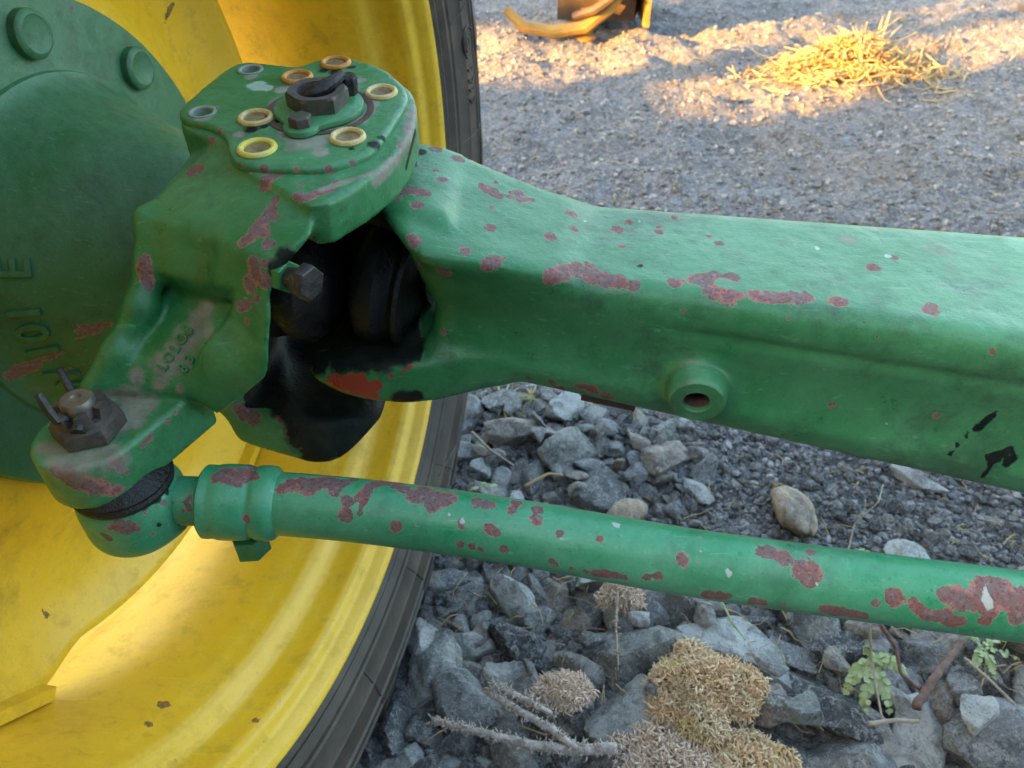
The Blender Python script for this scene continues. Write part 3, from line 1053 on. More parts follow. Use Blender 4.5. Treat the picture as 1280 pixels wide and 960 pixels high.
# arm: floor of the web, two ribs, outer wall
web = S.hull([U(205, 395, s=0.577), U(310, 395, s=0.548), U(106, 489, s=0.5655), U(238, 494, s=0.5635), U(316, 432, s=0.552), U(192, 345, s=0.59), U(322, 365, s=0.555),
              U(108, 500, s=0.590), U(262, 522, s=0.592), U(322, 460, s=0.58), W(-0.27, 0.54, -0.40)], 0.004)
kn = smin(kn, web, 0.008)
lr = [(182, 276, .560), (188, 330, .5585), (174, 384, .558), (146, 440, .558), (117, 484, .560)]
for (a, b) in zip(lr[:-1], lr[1:]):
    kn = smin(kn, S.capsule(U(a[0] + 2, a[1], s=a[2] + .009), U(b[0] + 2, b[1], s=b[2] + .009), 0.0105, 0.0095), 0.010)
kn = smin(kn, S.hull([U(182, 290, s=.566), U(200, 330, s=.572), U(180, 400, s=.572), U(124, 486, s=.572), U(110, 488, s=.575), U(180, 330, s=.572), W(-0.30, 0.47, -0.37), W(-0.30, 0.52, -0.34)], 0.004), 0.008)
wall = S.hull([F2, U(325, 382, s=0.5165), U(312, 384, s=0.522), U(242, 488, s=0.5575), U(229, 488, s=0.563), U(334, 440, s=0.527), U(270, 521, s=0.576), U(246, 497, s=0.561), U(338, 400, s=0.517),
               U(345, 328, s=0.512), U(336, 470, s=0.540), U(318, 470, s=0.57), U(305, 400, s=0.56), U(296, 497, s=0.575), U(325, 330, s=0.55)], 0.002)
kn = smin(kn, wall, 0.005)
# pad for the tie rod ball joint
pc = U(108, 542, z=-0.375)
rp = 0.0368
poly = []
cx, cy = float(pc[0]), float(pc[1])
ang0 = math.atan2(U(120, 490, z=-0.375)[1] - cy, U(120, 490, z=-0.375)[0] - cx)
for k in range(40):
    a = 2 * math.pi * k / 40
    poly.append((rp * math.cos(a), rp * math.sin(a)))
hp = [U(240, 494, z=-0.375), U(120, 482, z=-0.375), U(200, 455, z=-0.375), U(258, 480, z=-0.375)]
poly += [(float(p[0]) - cx, float(p[1]) - cy) for p in hp]


def hull2(P):
    P = sorted(P)
    def half(Q):
        H = []
        for p in Q:
            while len(H) > 1 and (H[-1][0] - H[-2][0]) * (p[1] - H[-2][1]) - (H[-1][1] - H[-2][1]) * (p[0] - H[-2][0]) <= 0:
                H.pop()
            H.append(p)
        return H
    a, b = half(P), half(P[::-1])
    return a[:-1] + b[:-1]


ZF = (np.array([1.0, 0, 0]), np.array([0, 1.0, 0]), np.array([0, 0, 1.0]))
kn = smin(kn, S.prism(hull2(poly), pc, ZF, -0.040, 0.0, 0.0022), 0.002)
# inner cheek on the wheel side, lower pivot housing and spindle
cheek = S.hull([W(-0.30, 0.54, -0.30), W(-0.30, 0.72, -0.30), W(-0.235, 0.52, -0.30), W(-0.205, 0.70, -0.30), W(-0.30, 0.53, -0.49), W(-0.30, 0.70, -0.50), W(-0.245, 0.515, -0.48), W(-0.215, 0.70, -0.50)], 0.02)
kn = smin(kn, cheek, 0.015)
low = S.hull([U(277, 525, s=0.71), U(345, 488, s=0.715), U(300, 560, s=0.715), U(360, 580, s=0.708), U(404, 591, s=0.705), U(430, 580, s=0.705), U(482, 519, s=0.72), U(385, 533, s=0.695), U(440, 520, s=0.70),
              W(-0.14, 0.67, -0.46), W(-0.12, 0.66, -0.50), W(-0.27, 0.66, -0.46), W(-0.26, 0.66, -0.52)], 0.008)
kn = smin(kn, low, 0.014)
cup = S.hull([U(350, 505, s=0.69), U(380, 552, s=0.675), U(474, 527, s=0.69), U(428, 556, s=0.675), W(-0.13, 0.67, -0.42), W(-0.25, 0.67, -0.42), U(352, 470, s=0.70), U(480, 470, s=0.70), W(-0.14, 0.60, -0.475), W(-0.22, 0.60, -0.475)], 0.01)
kn = smax(kn, -cup, 0.008)
# shallow dish in the front-left face, a cored pip
kn = smax(kn, -S.capsule(U(268, 405, s=0.518), U(285, 365, s=0.512), 0.020, 0.012), 0.026)
kn = smax(kn, -S.capsule(U(225, 345, s=0.530), U(232, 320, s=0.528), 0.012, 0.010), 0.025)
kn = smin(kn, S.capsule(U(245, 277, s=0.545), U(245, 277, s=0.553), 0.003), 0.004)
V, F = S.mesh(kn)
KB = bvh_of(V, F)
chips = [(332, 228, 12), (344, 220, 9), (345, 250, 6), (338, 262, 8), (330, 275, 9), (322, 287, 11), (312, 297, 9), (304, 302, 7), (330, 290, 8), (342, 272, 6), (335, 305, 8), (318, 330, 10), (320, 345, 12), (330, 350, 10), (312, 355, 11), (332, 330, 7), (300, 383, 7), (310, 380, 8), (320, 374, 7), (308, 402, 5), (263, 421, 4), (181, 325, 8), (180, 337, 9), (183, 350, 8), (186, 358, 6), (242, 213, 9), (250, 211, 7), (265, 175, 6), (385, 246, 10), (398, 240, 8), (410, 238, 8), (372, 243, 6), (420, 228, 6), (300, 208, 5), (318, 213, 6), (335, 215, 6), (355, 216, 6), (375, 216, 6), (395, 216, 7), (415, 215, 6), (440, 207, 5), (88, 598, 13), (100, 603, 14), (115, 608, 13), (130, 610, 11), (75, 592, 12), (68, 588, 8), (145, 612, 9), (150, 585, 6), (142, 578, 7), (160, 590, 4), (180, 555, 5), (188, 547, 5), (200, 590, 4), (215, 578, 3), (165, 612, 5), (220, 515, 4), (210, 527, 4), (308, 515, 12), (318, 522, 10), (298, 512, 8), (345, 500, 7), (352, 520, 8), (365, 540, 8), (360, 531, 6), (275, 520, 6), (480, 220, 6), (505, 185, 8), (512, 160, 6), (498, 200, 6), (376, 233, 5)]
wear = blobs(V, F, chips, KB)
Vw = np.asarray(V)
gre = blobs(V, F, [*line(519, 165, 508, 208, 4), (358, 322, 12), (345, 335, 10), (340, 365, 7), (339, 385, 6), (338, 405, 7), (337, 425, 7), (336, 445, 8), (334, 465, 9), (335, 485, 10), (400, 545, 34), (440, 545, 34), (420, 575, 26), (395, 575, 18), (465, 535, 22), (375, 535, 18), (352, 495, 12), (450, 565, 20), (372, 552, 10), (388, 588, 9), (365, 514, 16), (382, 515, 16), (400, 515, 16), (420, 515, 16), (440, 515, 16), (460, 515, 16), (350, 510, 12)], KB)
inside = (Vw[:, 0] > -0.262) & (Vw[:, 1] > 0.53) & (Vw[:, 2] < HY - 0.285) & (Vw[:, 2] > HY - 0.50) & (Vw[:, 0] > -0.25 + 0.2 * (0.55 - Vw[:, 1]))
gre[inside] = np.maximum(gre[inside], 0.85)
red = blobs(V, F, [(0, 0, 1)], KB)
dust = blobs(V, F, [*line(519, 130, 505, 190, 9), *line(505, 190, 470, 228, 8), *line(468, 215, 400, 238, 5), (140, 500, 16), (60, 560, 14), (150, 580, 14), (165, 500, 18), (180, 510, 16), (150, 530, 24), (100, 575, 24), (130, 570, 22), (75, 570, 16), (240, 420, 26), (225, 440, 22), (250, 400, 20), (205, 455, 16), (115, 540, 30), (170, 470, 10), (200, 480, 10), (225, 488, 8)], KB) * 0.9
SPN = MB().revolve([(0.085, -0.02), (0.098, 0.0), (0.098, 0.10), (0.05, 0.12)], WC + NW * -0.16, NW, 48)
KN = obj('steering_knuckle', V, F, M['green'], ROOT, True, {'wear': wear, 'grease': gre, 'red': red, 'dust': dust})


SPN.build('spindle', M['green'], KN)
# cap plate as a fine grid of points so that wear can lie on it
S = Solid(K0 + np.array([-0.16, -0.16, -0.05]), K0 + np.array([0.13, 0.17, 0.04]), 0.0022)
cp = S.prism(rounded(plate2, 2), K0, KF, -0.009, 0.0, 0.003)
for u, v in ((313, 87), (253, 140), (420, 80), (372, 98), (477, 117), (320, 149), (435, 173), (322, 186)):
    p = T(u, v)
    cp = smax(cp, -S.cyl(p - TN * 0.006, p + TN * 0.02, 0.0088, 0.001), 0.001)
V, F = S.mesh(cp)
PB = bvh_of(V, F)
dust = blobs(V, F, [(375, 175, 16), (360, 168, 12), (395, 178, 12), (350, 140, 8), (455, 120, 10), (440, 112, 10), (462, 140, 8), (350, 125, 8), (365, 185, 11), (420, 165, 14), (445, 150, 12), (345, 128, 10), (352, 112, 8), (380, 182, 12), (300, 168, 7), (465, 130, 8), (255, 148, 8), (268, 138, 6), (313, 96, 7), (450, 100, 8), (400, 190, 9)], PB)
pale = blobs(V, F, [(322, 107, 13), (334, 110, 9), (376, 198, 2.5), (487, 106, 2), (465, 186, 2), (462, 131, 2), (497, 97, 2)], PB) * 0.9
gre = blobs(V, F, [(315, 162, 10), (330, 158, 6), (468, 180, 9), (478, 172, 6), (420, 90, 9), (405, 88, 7), (440, 84, 6), (330, 150, 8), (345, 152, 6), (440, 186, 4)], PB) * 0.8
wear = blobs(V, F, [(300, 206, 4), (330, 210, 5), (370, 211, 4), (410, 211, 5), (440, 203, 4), (275, 163, 4), (505, 120, 3), (492, 98, 4)], PB)
obj('cap_plate', V, F, M['green'], KN, True, {'pale': pale, 'dust': dust, 'grease': gre, 'wear': wear})
for u, v, m_, sc in ((420, 80, 'ring_orange', 1.0), (372, 98, 'ring_orange', 1.0), (477, 117, 'ring_cream', 1.0), (320, 149, 'ring_cream', 1.02), (435, 173, 'ring_cream', 1.02), (322, 187, 'ring_yellow', 1.08)):
    b = MB()
    b.revolve([(0.0090 * sc, -0.006), (0.0090 * sc, 0.0018), (0.0102 * sc, 0.0032), (0.0116 * sc, 0.0034), (0.0128 * sc, 0.0026), (0.0134 * sc, 0.0010), (0.0128 * sc, -0.0004)], T(u, v), TN, 36)
    o = b.build('plug_ring', M[m_], KN)
    o['label'] = {'ring_orange': 'orange plastic plug ring', 'ring_cream': 'cream plastic plug ring', 'ring_yellow': 'bright yellow plug ring'}[m_]
    b = MB()
    b.revolve([(0.0091 * sc, 0.0004), (0.006, 0.0003), (0.0, -0.0006)], T(u, v), TN, 24)
    b.build('plug_floor', M['plug_tan'], KN)
for u, v in ((313, 87), (253, 140)):
    b = MB()
    b.revolve([(0.0110, -0.001), (0.0107, 0.0006), (0.0090, 0.0008), (0.0078, 0.0), (0.0072, -0.008), (0.0, -0.008)], T(u, v), TN, 32)
    b.build('threaded_hole', M['ring_grey'], KN)
# recess ring, lock plate with its ear, nut, pin and bolt
nc = T(400, 138)
b = MB()
b.revolve([(0.0425, -0.0015), (0.0420, 0.0008), (0.0385, 0.0010), (0.0365, 0.0002)], nc, TN, 56)
b.build('seal_ring', M['rust'], KN)
ec = T(378, 164)
e2 = np.array([float((ec - nc) @ KX), float((ec - nc) @ KY)])
lp = [(0.0340 * math.cos(2 * math.pi * k / 48), 0.0300 * math.sin(2 * math.pi * k / 48)) for k in range(48)]
ed = e2 / np.linalg.norm(e2)
eb = math.atan2(ed[1], ed[0])
lock = []
for k in range(64):
    a = eb + 0.62 + (2 * math.pi - 1.24) * k / 63
    lock.append((0.0345 * math.cos(a), 0.0345 * math.sin(a)))
for k in range(16):
    a = eb - math.pi * 0.52 + math.pi * 1.04 * k / 15
    lock.append((e2[0] + 0.0135 * math.cos(a), e2[1] + 0.0135 * math.sin(a)))
b = MB()
b.prism(lock, nc, KF, 0.0012, 0.0052, 0.0010)
b.build('lock_plate', M['green'], KN, True, 30)
b = MB()
b.prism(hexagon(0.0088, 0.45), ec, KF, 0.004, 0.0125, 0.0012)
b.build('lock_bolt', M['iron'], KN, False)
ez0, ez1 = 0.0045, 0.0175
outer = hexagon(0.0240, 0.20)
n_in = 36
V, F = [], []
inr = [(0.0150 * math.cos(0.20 + 2 * math.pi * k / n_in), 0.0150 * math.sin(0.20 + 2 * math.pi * k / n_in)) for k in range(n_in)]
hexr = []
for k in range(n_in):
    a = 0.20 + 2 * math.pi * k / n_in
    f = ((a - 0.20) % (math.pi / 3)) - math.pi / 6
    hexr.append(0.0240 * math.cos(math.pi / 6) / math.cos(f))
def hexring(sc, z, lim=None):
    return [nc + KX * (min(hexr[k] * sc, lim or 9) * math.cos(0.20 + 2 * math.pi * k / n_in)) + KY * (min(hexr[k] * sc, lim or 9) * math.sin(0.20 + 2 * math.pi * k / n_in)) + TN * z for k in range(n_in)]
V = hexring(1, ez0) + hexring(1, ez1 - 0.002) + hexring(1, ez1, 0.0218) + [nc + KX * x + KY * y + TN * (ez1 - 0.0005) for x, y in inr] + [nc + KX * x * .95 + KY * y * .95 + TN * (ez1 - 0.008) for x, y in inr] + [nc + TN * (ez1 - 0.009)]
for j in range(4):
    for k in range(n_in):
        l = (k + 1) % n_in
        F.append((j * n_in + k, j * n_in + l, (j + 1) * n_in + l, (j + 1) * n_in + k))
for k in range(n_in):
    F.append((4 * n_in + k, 4 * n_in + (k + 1) % n_in, 5 * n_in))
obj('kingpin_nut', V, F, M['iron'], KN, True, None, 25)
b = MB()
zt = ez1 - 0.004
b.tube([nc + KX * -0.012 + KY * -0.004 + TN * (zt - 0.003), nc + KX * -0.004 + KY * -0.003 + TN * (zt + 0.001), nc + KX * 0.005 + KY * 0.001 + TN * (zt + 0.003), nc + KX * 0.013 + KY * 0.008 + TN * (zt + 0.006), nc + KX * 0.018 + KY * 0.016 + TN * (zt + 0.008)], [0.004, 0.006, 0.0065, 0.005, 0.004], 10)
b.revolve([(0.0, 0.006), (0.0072, 0.0055), (0.0078, 0.004), (0.0072, -0.004), (0.006, -0.012)], nc + KX * 0.021 + KY * 0.019 + TN * 0.014, TN, 8)
b.build('kingpin_split_pin', M['blackiron'], KN)

# castle nut, stud and bent split pin on the pad
nc2 = U(113, 536, z=-0.374)
b = MB()
cn = 48
hx = []
a0 = 0.35
for k in range(cn):
    a = a0 + 2 * math.pi * k / cn
    f = ((a - a0) % (math.pi / 3)) - math.pi / 6
    hx.append(0.0245 * math.cos(math.pi / 6) / math.cos(f))
Z = np.array([0, 0, 1.0])
def ring2(rs, z):
    return [nc2 + np.array([rs[k] * math.cos(a0 + 2 * math.pi * k / cn), rs[k] * math.sin(a0 + 2 * math.pi * k / cn), z]) for k in range(cn)]
slot = [0.008 if ((k * 6 / cn) % 1.0) < 0.36 else 0.0 for k in range(cn)]
top = [nc2 + np.array([0.0175 * math.cos(a0 + 2 * math.pi * k / cn), 0.0175 * math.sin(a0 + 2 * math.pi * k / cn), 0.0235 - slot[k]]) for k in range(cn)]
top_i = [nc2 + np.array([0.0118 * math.cos(a0 + 2 * math.pi * k / cn), 0.0118 * math.sin(a0 + 2 * math.pi * k / cn), 0.0235 - slot[k]]) for k in range(cn)]
V = ring2(hx, 0.0) + ring2(hx, 0.0085) + ring2([min(h, 0.0218) for h in hx], 0.0115) + ring2([0.0185] * cn, 0.0130) + top + top_i + ring2([0.0118] * cn, 0.008)
F = []
for j in range(6):
    for k in range(cn):
        l = (k + 1) % cn
        F.append((j * cn + k, j * cn + l, (j + 1) * cn + l, (j + 1) * cn + k))
obj('castle_nut', V, F, M['iron'], KN, True, None, 25)
b = MB()
prof = []
for k in range(9):
    prof.append((0.0108 if k % 2 else 0.0115, 0.002 + k * 0.0026))
prof += [(0.0112, 0.0275), (0.0100, 0.0290), (0.0040, 0.0292), (0.0034, 0.0278), (0.0, 0.0276)]
b.revolve(prof, nc2, Z, 32)
b.build('ball_stud', M['steel'], KN)
b = MB()
q0 = nc2 + np.array([0, 0, 0.020])
b.tube([q0 + np.array([-0.004, -0.011, 0.0]), q0 + np.array([-0.008, -0.016, 0.002]), q0 + np.array([-0.012, -0.014, 0.010]), q0 + np.array([-0.0165, -0.010, 0.021])], [0.003, 0.0032, 0.0035, 0.0028], 6)
b.tube([q0 + np.array([-0.006, 0.008, 0.004]), q0 + np.array([-0.010, 0.012, 0.012]), q0 + np.array([-0.0135, 0.016, 0.022])], [0.0028, 0.003, 0.0024], 6)
b.tube([q0 + np.array([0.004, -0.013, -0.004]), q0 + np.array([0.0045, -0.019, -0.006])], [0.0058, 0.0050], 10)
b.build('split_pin', M['blackiron'], KN)
# cast figures on the web of the arm
wx, wy = norm(U(255, 410, s=0.573) - U(205, 470, s=0.567)), None
hp_, nn = KB.ray_cast(EYE, Vector(ray(226, 440)).normalized())[:2]
nn = np.array(nn) * (-1 if np.array(nn) @ ray(226, 440) > 0 else 1)
ex_ = norm(wx - nn * (wx @ nn))
ey_ = np.cross(nn, ex_)
for row, txt in ((0.0045, 'LOLO8'), (-0.0085, ' 83  ')):
    for k, ch in enumerate(txt):
        if ch == ' ':
            continue
        V, F = text_mesh(ch, 0.0105, 0.0006)
        obj('cast_letter', [np.array(hp_) + ex_ * (x + (k - 2) * 0.0085) + ey_ * (y + row) + nn * (z + 0.0003) for x, y, z in V], F, M['green'], KN, False)
# steering stop bolt with lock nut
sb = norm(np.array([0.86, -0.50, 0.05]))
sp = U(354, 344, s=0.522)
fr = frame(sb, (0, 0, 1))
b = MB()
b.prism(hexagon(0.0118, 0.3), sp, fr, -0.006, 0.006, 0.0012, 0.0012)
b.build('lock_nut', M['green'], KN, False)
b = MB()
b.revolve([(0.0075, -0.03), (0.0075, 0.022)], sp, sb, 20)
b.prism(hexagon(0.0125, 0.1), sp, fr, 0.016, 0.0265, 0.0015, 0.0010)
b.build('stop_bolt', M['blackiron'], KN, True, 25)

# ------------------------------------------------------------------ greasy drive joint in the fork
b = MB()
j1, j2 = W(-0.178, 0.565, -0.362), W(-0.118, 0.585, -0.370)
b.revolve([(0.0, 0.030), (0.020, 0.030), (0.026, 0.026), (0.030, 0.022), (0.041, 0.020), (0.046, 0.014), (0.047, 0.004), (0.044, -0.003), (0.040, -0.006), (0.040, -0.012), (0.050, -0.018), (0.053, -0.026), (0.050, -0.034), (0.048, -0.10)], j1, norm([0.88, -0.46, 0.05]), 48)
b.build('drive_joint', M['grease'], ROOT)
b = MB()
b.revolve([(0.030, -0.012), (0.046, -0.010), (0.055, -0.004), (0.059, 0.004), (0.059, 0.014), (0.053, 0.020), (0.050, 0.026), (0.056, 0.032), (0.055, 0.036), (0.0, 0.036)], j2, norm([0.95, -0.25, -0.1]), 48)
b.revolve([(0.0, 0.040), (0.046, 0.040), (0.046, -0.060), (0.0, -0.060)], j2 + N_AX * 0.05, E_AX, 24)
b.build('joint_boot', M['grease'], ROOT)
b = MB()
b.prism([(-0.11, -0.05), (0.10, -0.05), (0.10, 0.055), (-0.11, 0.055)], W(-0.17, 0.645, -0.36), frame(-N_AX, (0, 0, 1)), -0.015, 0.015, 0.01)
b.build('joint_housing', M['grease'], ROOT)

# ------------------------------------------------------------------ tie rod
cl = [(345, 629), (440, 636.5), (540, 649), (640, 663.5), (760, 685), (880, 706), (1000, 722), (1120, 738), (1280, 758), (1480, 785), (1760, 822)]
dp = lambda u: 0.592 - 0.067 * (u - 345) / 935 if u <= 1280 else 0.525 - 0.067 * (u - 1280) / 935
cpt = np.array([U(u, v, s=dp(u)) for u, v in cl])
cpt = np.concatenate([cpt, [cpt[-1] + (cpt[-1] - cpt[-2]) * k for k in (1, 2, 3)]])
tt = np.linspace(0, len(cpt) - 1, 390)
cen = np.stack([np.interp(tt, range(len(cpt)), cpt[:, k]) for k in range(3)], 1)
ker = np.ones(31) / 31
sm = np.stack([np.convolve(np.pad(cen[:, k], 15, mode='reflect', reflect_type='odd'), ker, 'valid') for k in range(3)], 1)
tb = MB()
tb.tube(sm, 0.0243, 40)
V, F = np.array(tb.V), tb.F
tri = [f for f in F if len(f) == 4]
RB = bvh_of(V, tri)
rc = []
def streak(*pts_):
    rc.extend(pts_)
streak((352, 610, 7), (365, 606, 9), (378, 604, 12), (392, 605, 13), (405, 603, 13), (418, 604, 12), (430, 603, 9), (418, 614, 7), (385, 613, 8), (440, 600, 6), (434, 627, 8), (433, 644, 8), (428, 645, 6), (455, 618, 9), (460, 610, 9), (470, 605, 8), (455, 625, 6), (447, 622, 5), (480, 603, 7), (495, 606, 9), (505, 612, 8), (520, 620, 11), (535, 618, 12), (548, 622, 13), (560, 622, 11), (540, 630, 10), (530, 610, 8), (510, 604, 6), (470, 596, 6), (495, 658, 7), (325, 655, 4), (450, 640, 4), (597, 628, 8), (607, 630, 8), (615, 632, 5), (640, 622, 8), (645, 630, 8), (640, 638, 6), (630, 618, 6), (671, 637, 7), (671, 649, 8), (612, 660, 7), (620, 665, 6), (575, 652, 3), (577, 658, 4), (700, 667, 5), (629, 687, 6), (750, 674, 5), (690, 702, 5), (590, 683, 5), (575, 680, 5), (600, 686, 4), (745, 717, 7), (757, 718, 7), (770, 720, 6), (780, 722, 5), (808, 722, 5), (822, 720, 6), (695, 706, 4), (715, 711, 4), (732, 714, 4), (853, 699, 8), (885, 744, 8), (900, 745, 8), (910, 745, 5), (943, 752, 7), (953, 754, 6), (955, 690, 10), (965, 691, 9), (978, 696, 10), (1010, 716, 14), (1004, 712, 9), (1015, 724, 7), (1013, 689, 5), (980, 755, 3), (1040, 764, 9), (1052, 766, 9), (1065, 768, 8), (1030, 761, 6), (1078, 770, 6), (1095, 754, 5), (1117, 748, 9), (1120, 744, 6), (1142, 755, 7), (1150, 763, 7), (1160, 769, 8), (1172, 771, 8), (1182, 772, 8), (1190, 778, 8), (1200, 778, 6), (1185, 745, 9), (1178, 742, 6), (1200, 748, 11), (1215, 751, 9), (1220, 755, 8), (1232, 738, 14), (1245, 735, 14), (1228, 730, 8), (1255, 745, 12), (1268, 752, 13), (1278, 750, 13), (1238, 765, 8), (1232, 776, 7), (1272, 770, 9), (1280, 765, 10), (660, 625, 3))
wear = blobs(V, tri, [(u, v, r * 1.1) for u, v, r in rc], RB)
dust = blobs(V, tri, [(1232, 740, 3), (1232, 750, 5), (1234, 760, 4), (875, 690, 3), (872, 704, 3), (876, 672, 3)], RB)
pale = blobs(V, tri, [(768, 655, 4), (772, 658, 3), (776, 654, 3), (1232, 740, 4), (1234, 750, 5), (1236, 760, 4), (1230, 732, 3), (518, 648, 3), (522, 656, 3), (562, 645, 3), (578, 651, 4), (702, 676, 4), (698, 682, 3), (912, 718, 4), (907, 712, 3), (875, 690, 2), (815, 723, 3), (633, 664, 2.5), (1022, 731, 2)], RB)
ROD = obj('tie_rod', V, F, M['rod_green'], ROOT, True, {'pale': pale, 'wear': wear, 'dust': dust})
ax = norm(sm[0] - sm[12])                            # toward the ball joint
S0 = U(345, 629, s=0.592)
ax = norm(U(236, 626, s=0.588) - S0)
b = MB()
pr = [(0.0235, -0.02), (0.0240, -0.004), (0.0282, 0.000), (0.0290, 0.004), (0.0290, 0.011), (0.0282, 0.0135), (0.0272, 0.0150), (0.0272, 0.0170), (0.0282, 0.0185), (0.0292, 0.022), (0.0293, 0.036), (0.0290, 0.041), (0.0282, 0.0435), (0.0280, 0.0465), (0.0284, 0.0485), (0.0282, 0.0520), (0.0250, 0.0545), (0.0185, 0.0555)]
b.revolve(pr, S0, ax, 64)
V, F = np.array(b.V), b.F
wear = blobs(V, F, [(280, 590, 9), (272, 596, 9), (268, 600, 6), (310, 590, 9), (318, 584, 9), (325, 582, 8), (305, 598, 7), (300, 605, 5), (308, 648, 6), (288, 626, 3), (320, 596, 6)])
obj('clamp_collar', V, F, M['rod_green'], ROD, True, {'wear': wear}, 40)
b = MB()
bo = S0 + ax * 0.024 + np.array([0, -0.010, -0.034])
b.prism(hexagon(0.0145, 0.5), bo, frame(np.array([0.05, -0.1, -1.0]), (1, 0, 0)), -0.008, 0.0105, 0.0012)
b.revolve([(0.0065, -0.01), (0.0065, 0.0)], bo, np.array([0.05, -0.1, -1.0]), 12)
b.build('clamp_bolt', M['green'], ROD, True, 25)
b = MB()
pr = [(0.0188, 0.050)]
for k in range(9):
    pr += [(0.0178, 0.0560 + k * 0.0022), (0.0190, 0.0571 + k * 0.0022)]
pr += [(0.0185, 0.078)]
b.revolve(pr, S0, ax, 40)
V, F = np.array(b.V), b.F
wear = blobs(V, F, [(232, 628, 4), (238, 622, 4), (236, 636, 4), (228, 640, 3)])
obj('threaded_neck', V, F, M['rod_green'], ROD, True, {'wear': wear})
bj = U(168, 632, s=0.588)
S = Solid(bj + np.array([-0.06, -0.06, -0.05]), bj + np.array([0.08, 0.06, 0.05]), 0.0025)
ball = S.cyl(bj + np.array([0, 0, -0.027]), bj + np.array([0, 0, 0.031]), 0.0372, 0.020)
ball = smin(ball, S.cyl(bj, S0 + ax * 0.0785, 0.0188, 0.004), 0.016)
V, F = S.mesh(ball)
wear = blobs(V, F, [(150, 658, 8), (160, 660, 10), (138, 660, 6), (172, 662, 4), (128, 668, 4), (135, 672, 5), (205, 628, 4), (196, 636, 3), (223, 605, 5), (182, 640, 3), (192, 668, 3), (230, 610, 3)])
gre = blobs(V, F, [(180, 632, 5), (195, 624, 5), (208, 614, 4), (165, 640, 4), (199, 656, 3), (110, 640, 5), (120, 642, 5)])
obj('ball_joint', V, F, M['rod_green'], ROD, True, {'wear': wear, 'grease': gre})
b = MB()
bt = bj + np.array([0, 0, 0.028])
b.revolve([(0.0362, -0.002), (0.0366, 0.001), (0.0350, 0.0035), (0.0358, 0.006), (0.0335, 0.0085), (0.030, 0.012), (0.02, 0.02)], bt, Z, 48)
b.build('dust_boot', M['grease'], ROD)

# ------------------------------------------------------------------ stones
def ico(sub):
    t = (1 + 5 ** 0.5) / 2
    V = [(-1, t, 0), (1, t, 0), (-1, -t, 0), (1, -t, 0), (0, -1, t), (0, 1, t), (0, -1, -t), (0, 1, -t), (t, 0, -1), (t, 0, 1), (-t, 0, -1), (-t, 0, 1)]
    V = [norm(v) for v in V]
    F = [(0, 11, 5), (0, 5, 1), (0, 1, 7), (0, 7, 10), (0, 10, 11), (1, 5, 9), (5, 11, 4), (11, 10, 2), (10, 7, 6), (7, 1, 8), (3, 9, 4), (3, 4, 2), (3, 2, 6), (3, 6, 8), (3, 8, 9), (4, 9, 5), (2, 4, 11), (6, 2, 10), (8, 6, 7), (9, 8, 1)]
    for _ in range(sub):
        c = {}
        def mid(a, b):
            k = (min(a, b), max(a, b))
            if k not in c:
                c[k] = len(V)
                V.append(norm(V[a] + V[b]))
            return c[k]
        F2 = []
        for a, b, d in F:
            x, y, z = mid(a, b), mid(b, d), mid(d, a)
            F2 += [(a, x, z), (b, y, x), (d, z, y), (x, y, z)]
        F = F2
    return np.array(V), np.array(F)


IV3, IF3 = ico(3)
IV1, IF1 = ico(1)
IV0, IF0 = ico(0)


def rock(seed, V, nplanes=11, sharp=0.05, rough=0.05, dims=(1, 0.78, 0.6)):
    r_ = np.random.default_rng(seed)
    n = r_.normal(size=(nplanes, 3))
    n /= np.linalg.norm(n, axis=1)[:, None]
    d = r_.uniform(0.55, 1.0, nplanes)
    dots = V @ n.T
    rr = np.where(dots > 0.05, d[None] / np.maximum(dots, 0.05), 9.0)
    R = np.full(len(V), 1.25)
    for k in range(nplanes):
        R = -smax(-R, -rr[:, k], sharp)
    R = R * (1 + rough * (noise3(V * 3.1 + seed, seed) - 0.5) * 2 + rough * 0.7 * (noise3(V * 8.3 + seed, seed + 1) - 0.5) * 2)
    return V * R[:, None] * np.array(dims)


PROTO = []
for k in range(16):
    dims = [(1, 0.75, 0.52), (1, 0.65, 0.34), (1, 0.85, 0.6), (1, 0.5, 0.42)][k % 4]
    me = new_mesh('stone', rock(100 + k, IV3, 7 + k % 4, 0.025 if k % 3 else 0.008, 0.06, dims) * 0.035, IF3, True)
    me.set_sharp_from_angle(angle=math.radians(30))
    PROTO.append(me)
for me in PROTO:
    me.materials.append(M['stone'])


def proj(p):
    x, y, z = p[0], p[1], p[2] - HY
    zc = y * CP - z * SP
    return 640 + FPX * x / zc, 480 - FPX * (y * SP + z * CP) / zc


HX0, HY0, HS = -0.6, 0.2, 0.008
HN = (300, 260)
hxs, hys = np.meshgrid(HX0 + HS * np.arange(HN[0]), HY0 + HS * np.arange(HN[1]), indexing='ij')
HF = ground_h(hxs, hys)


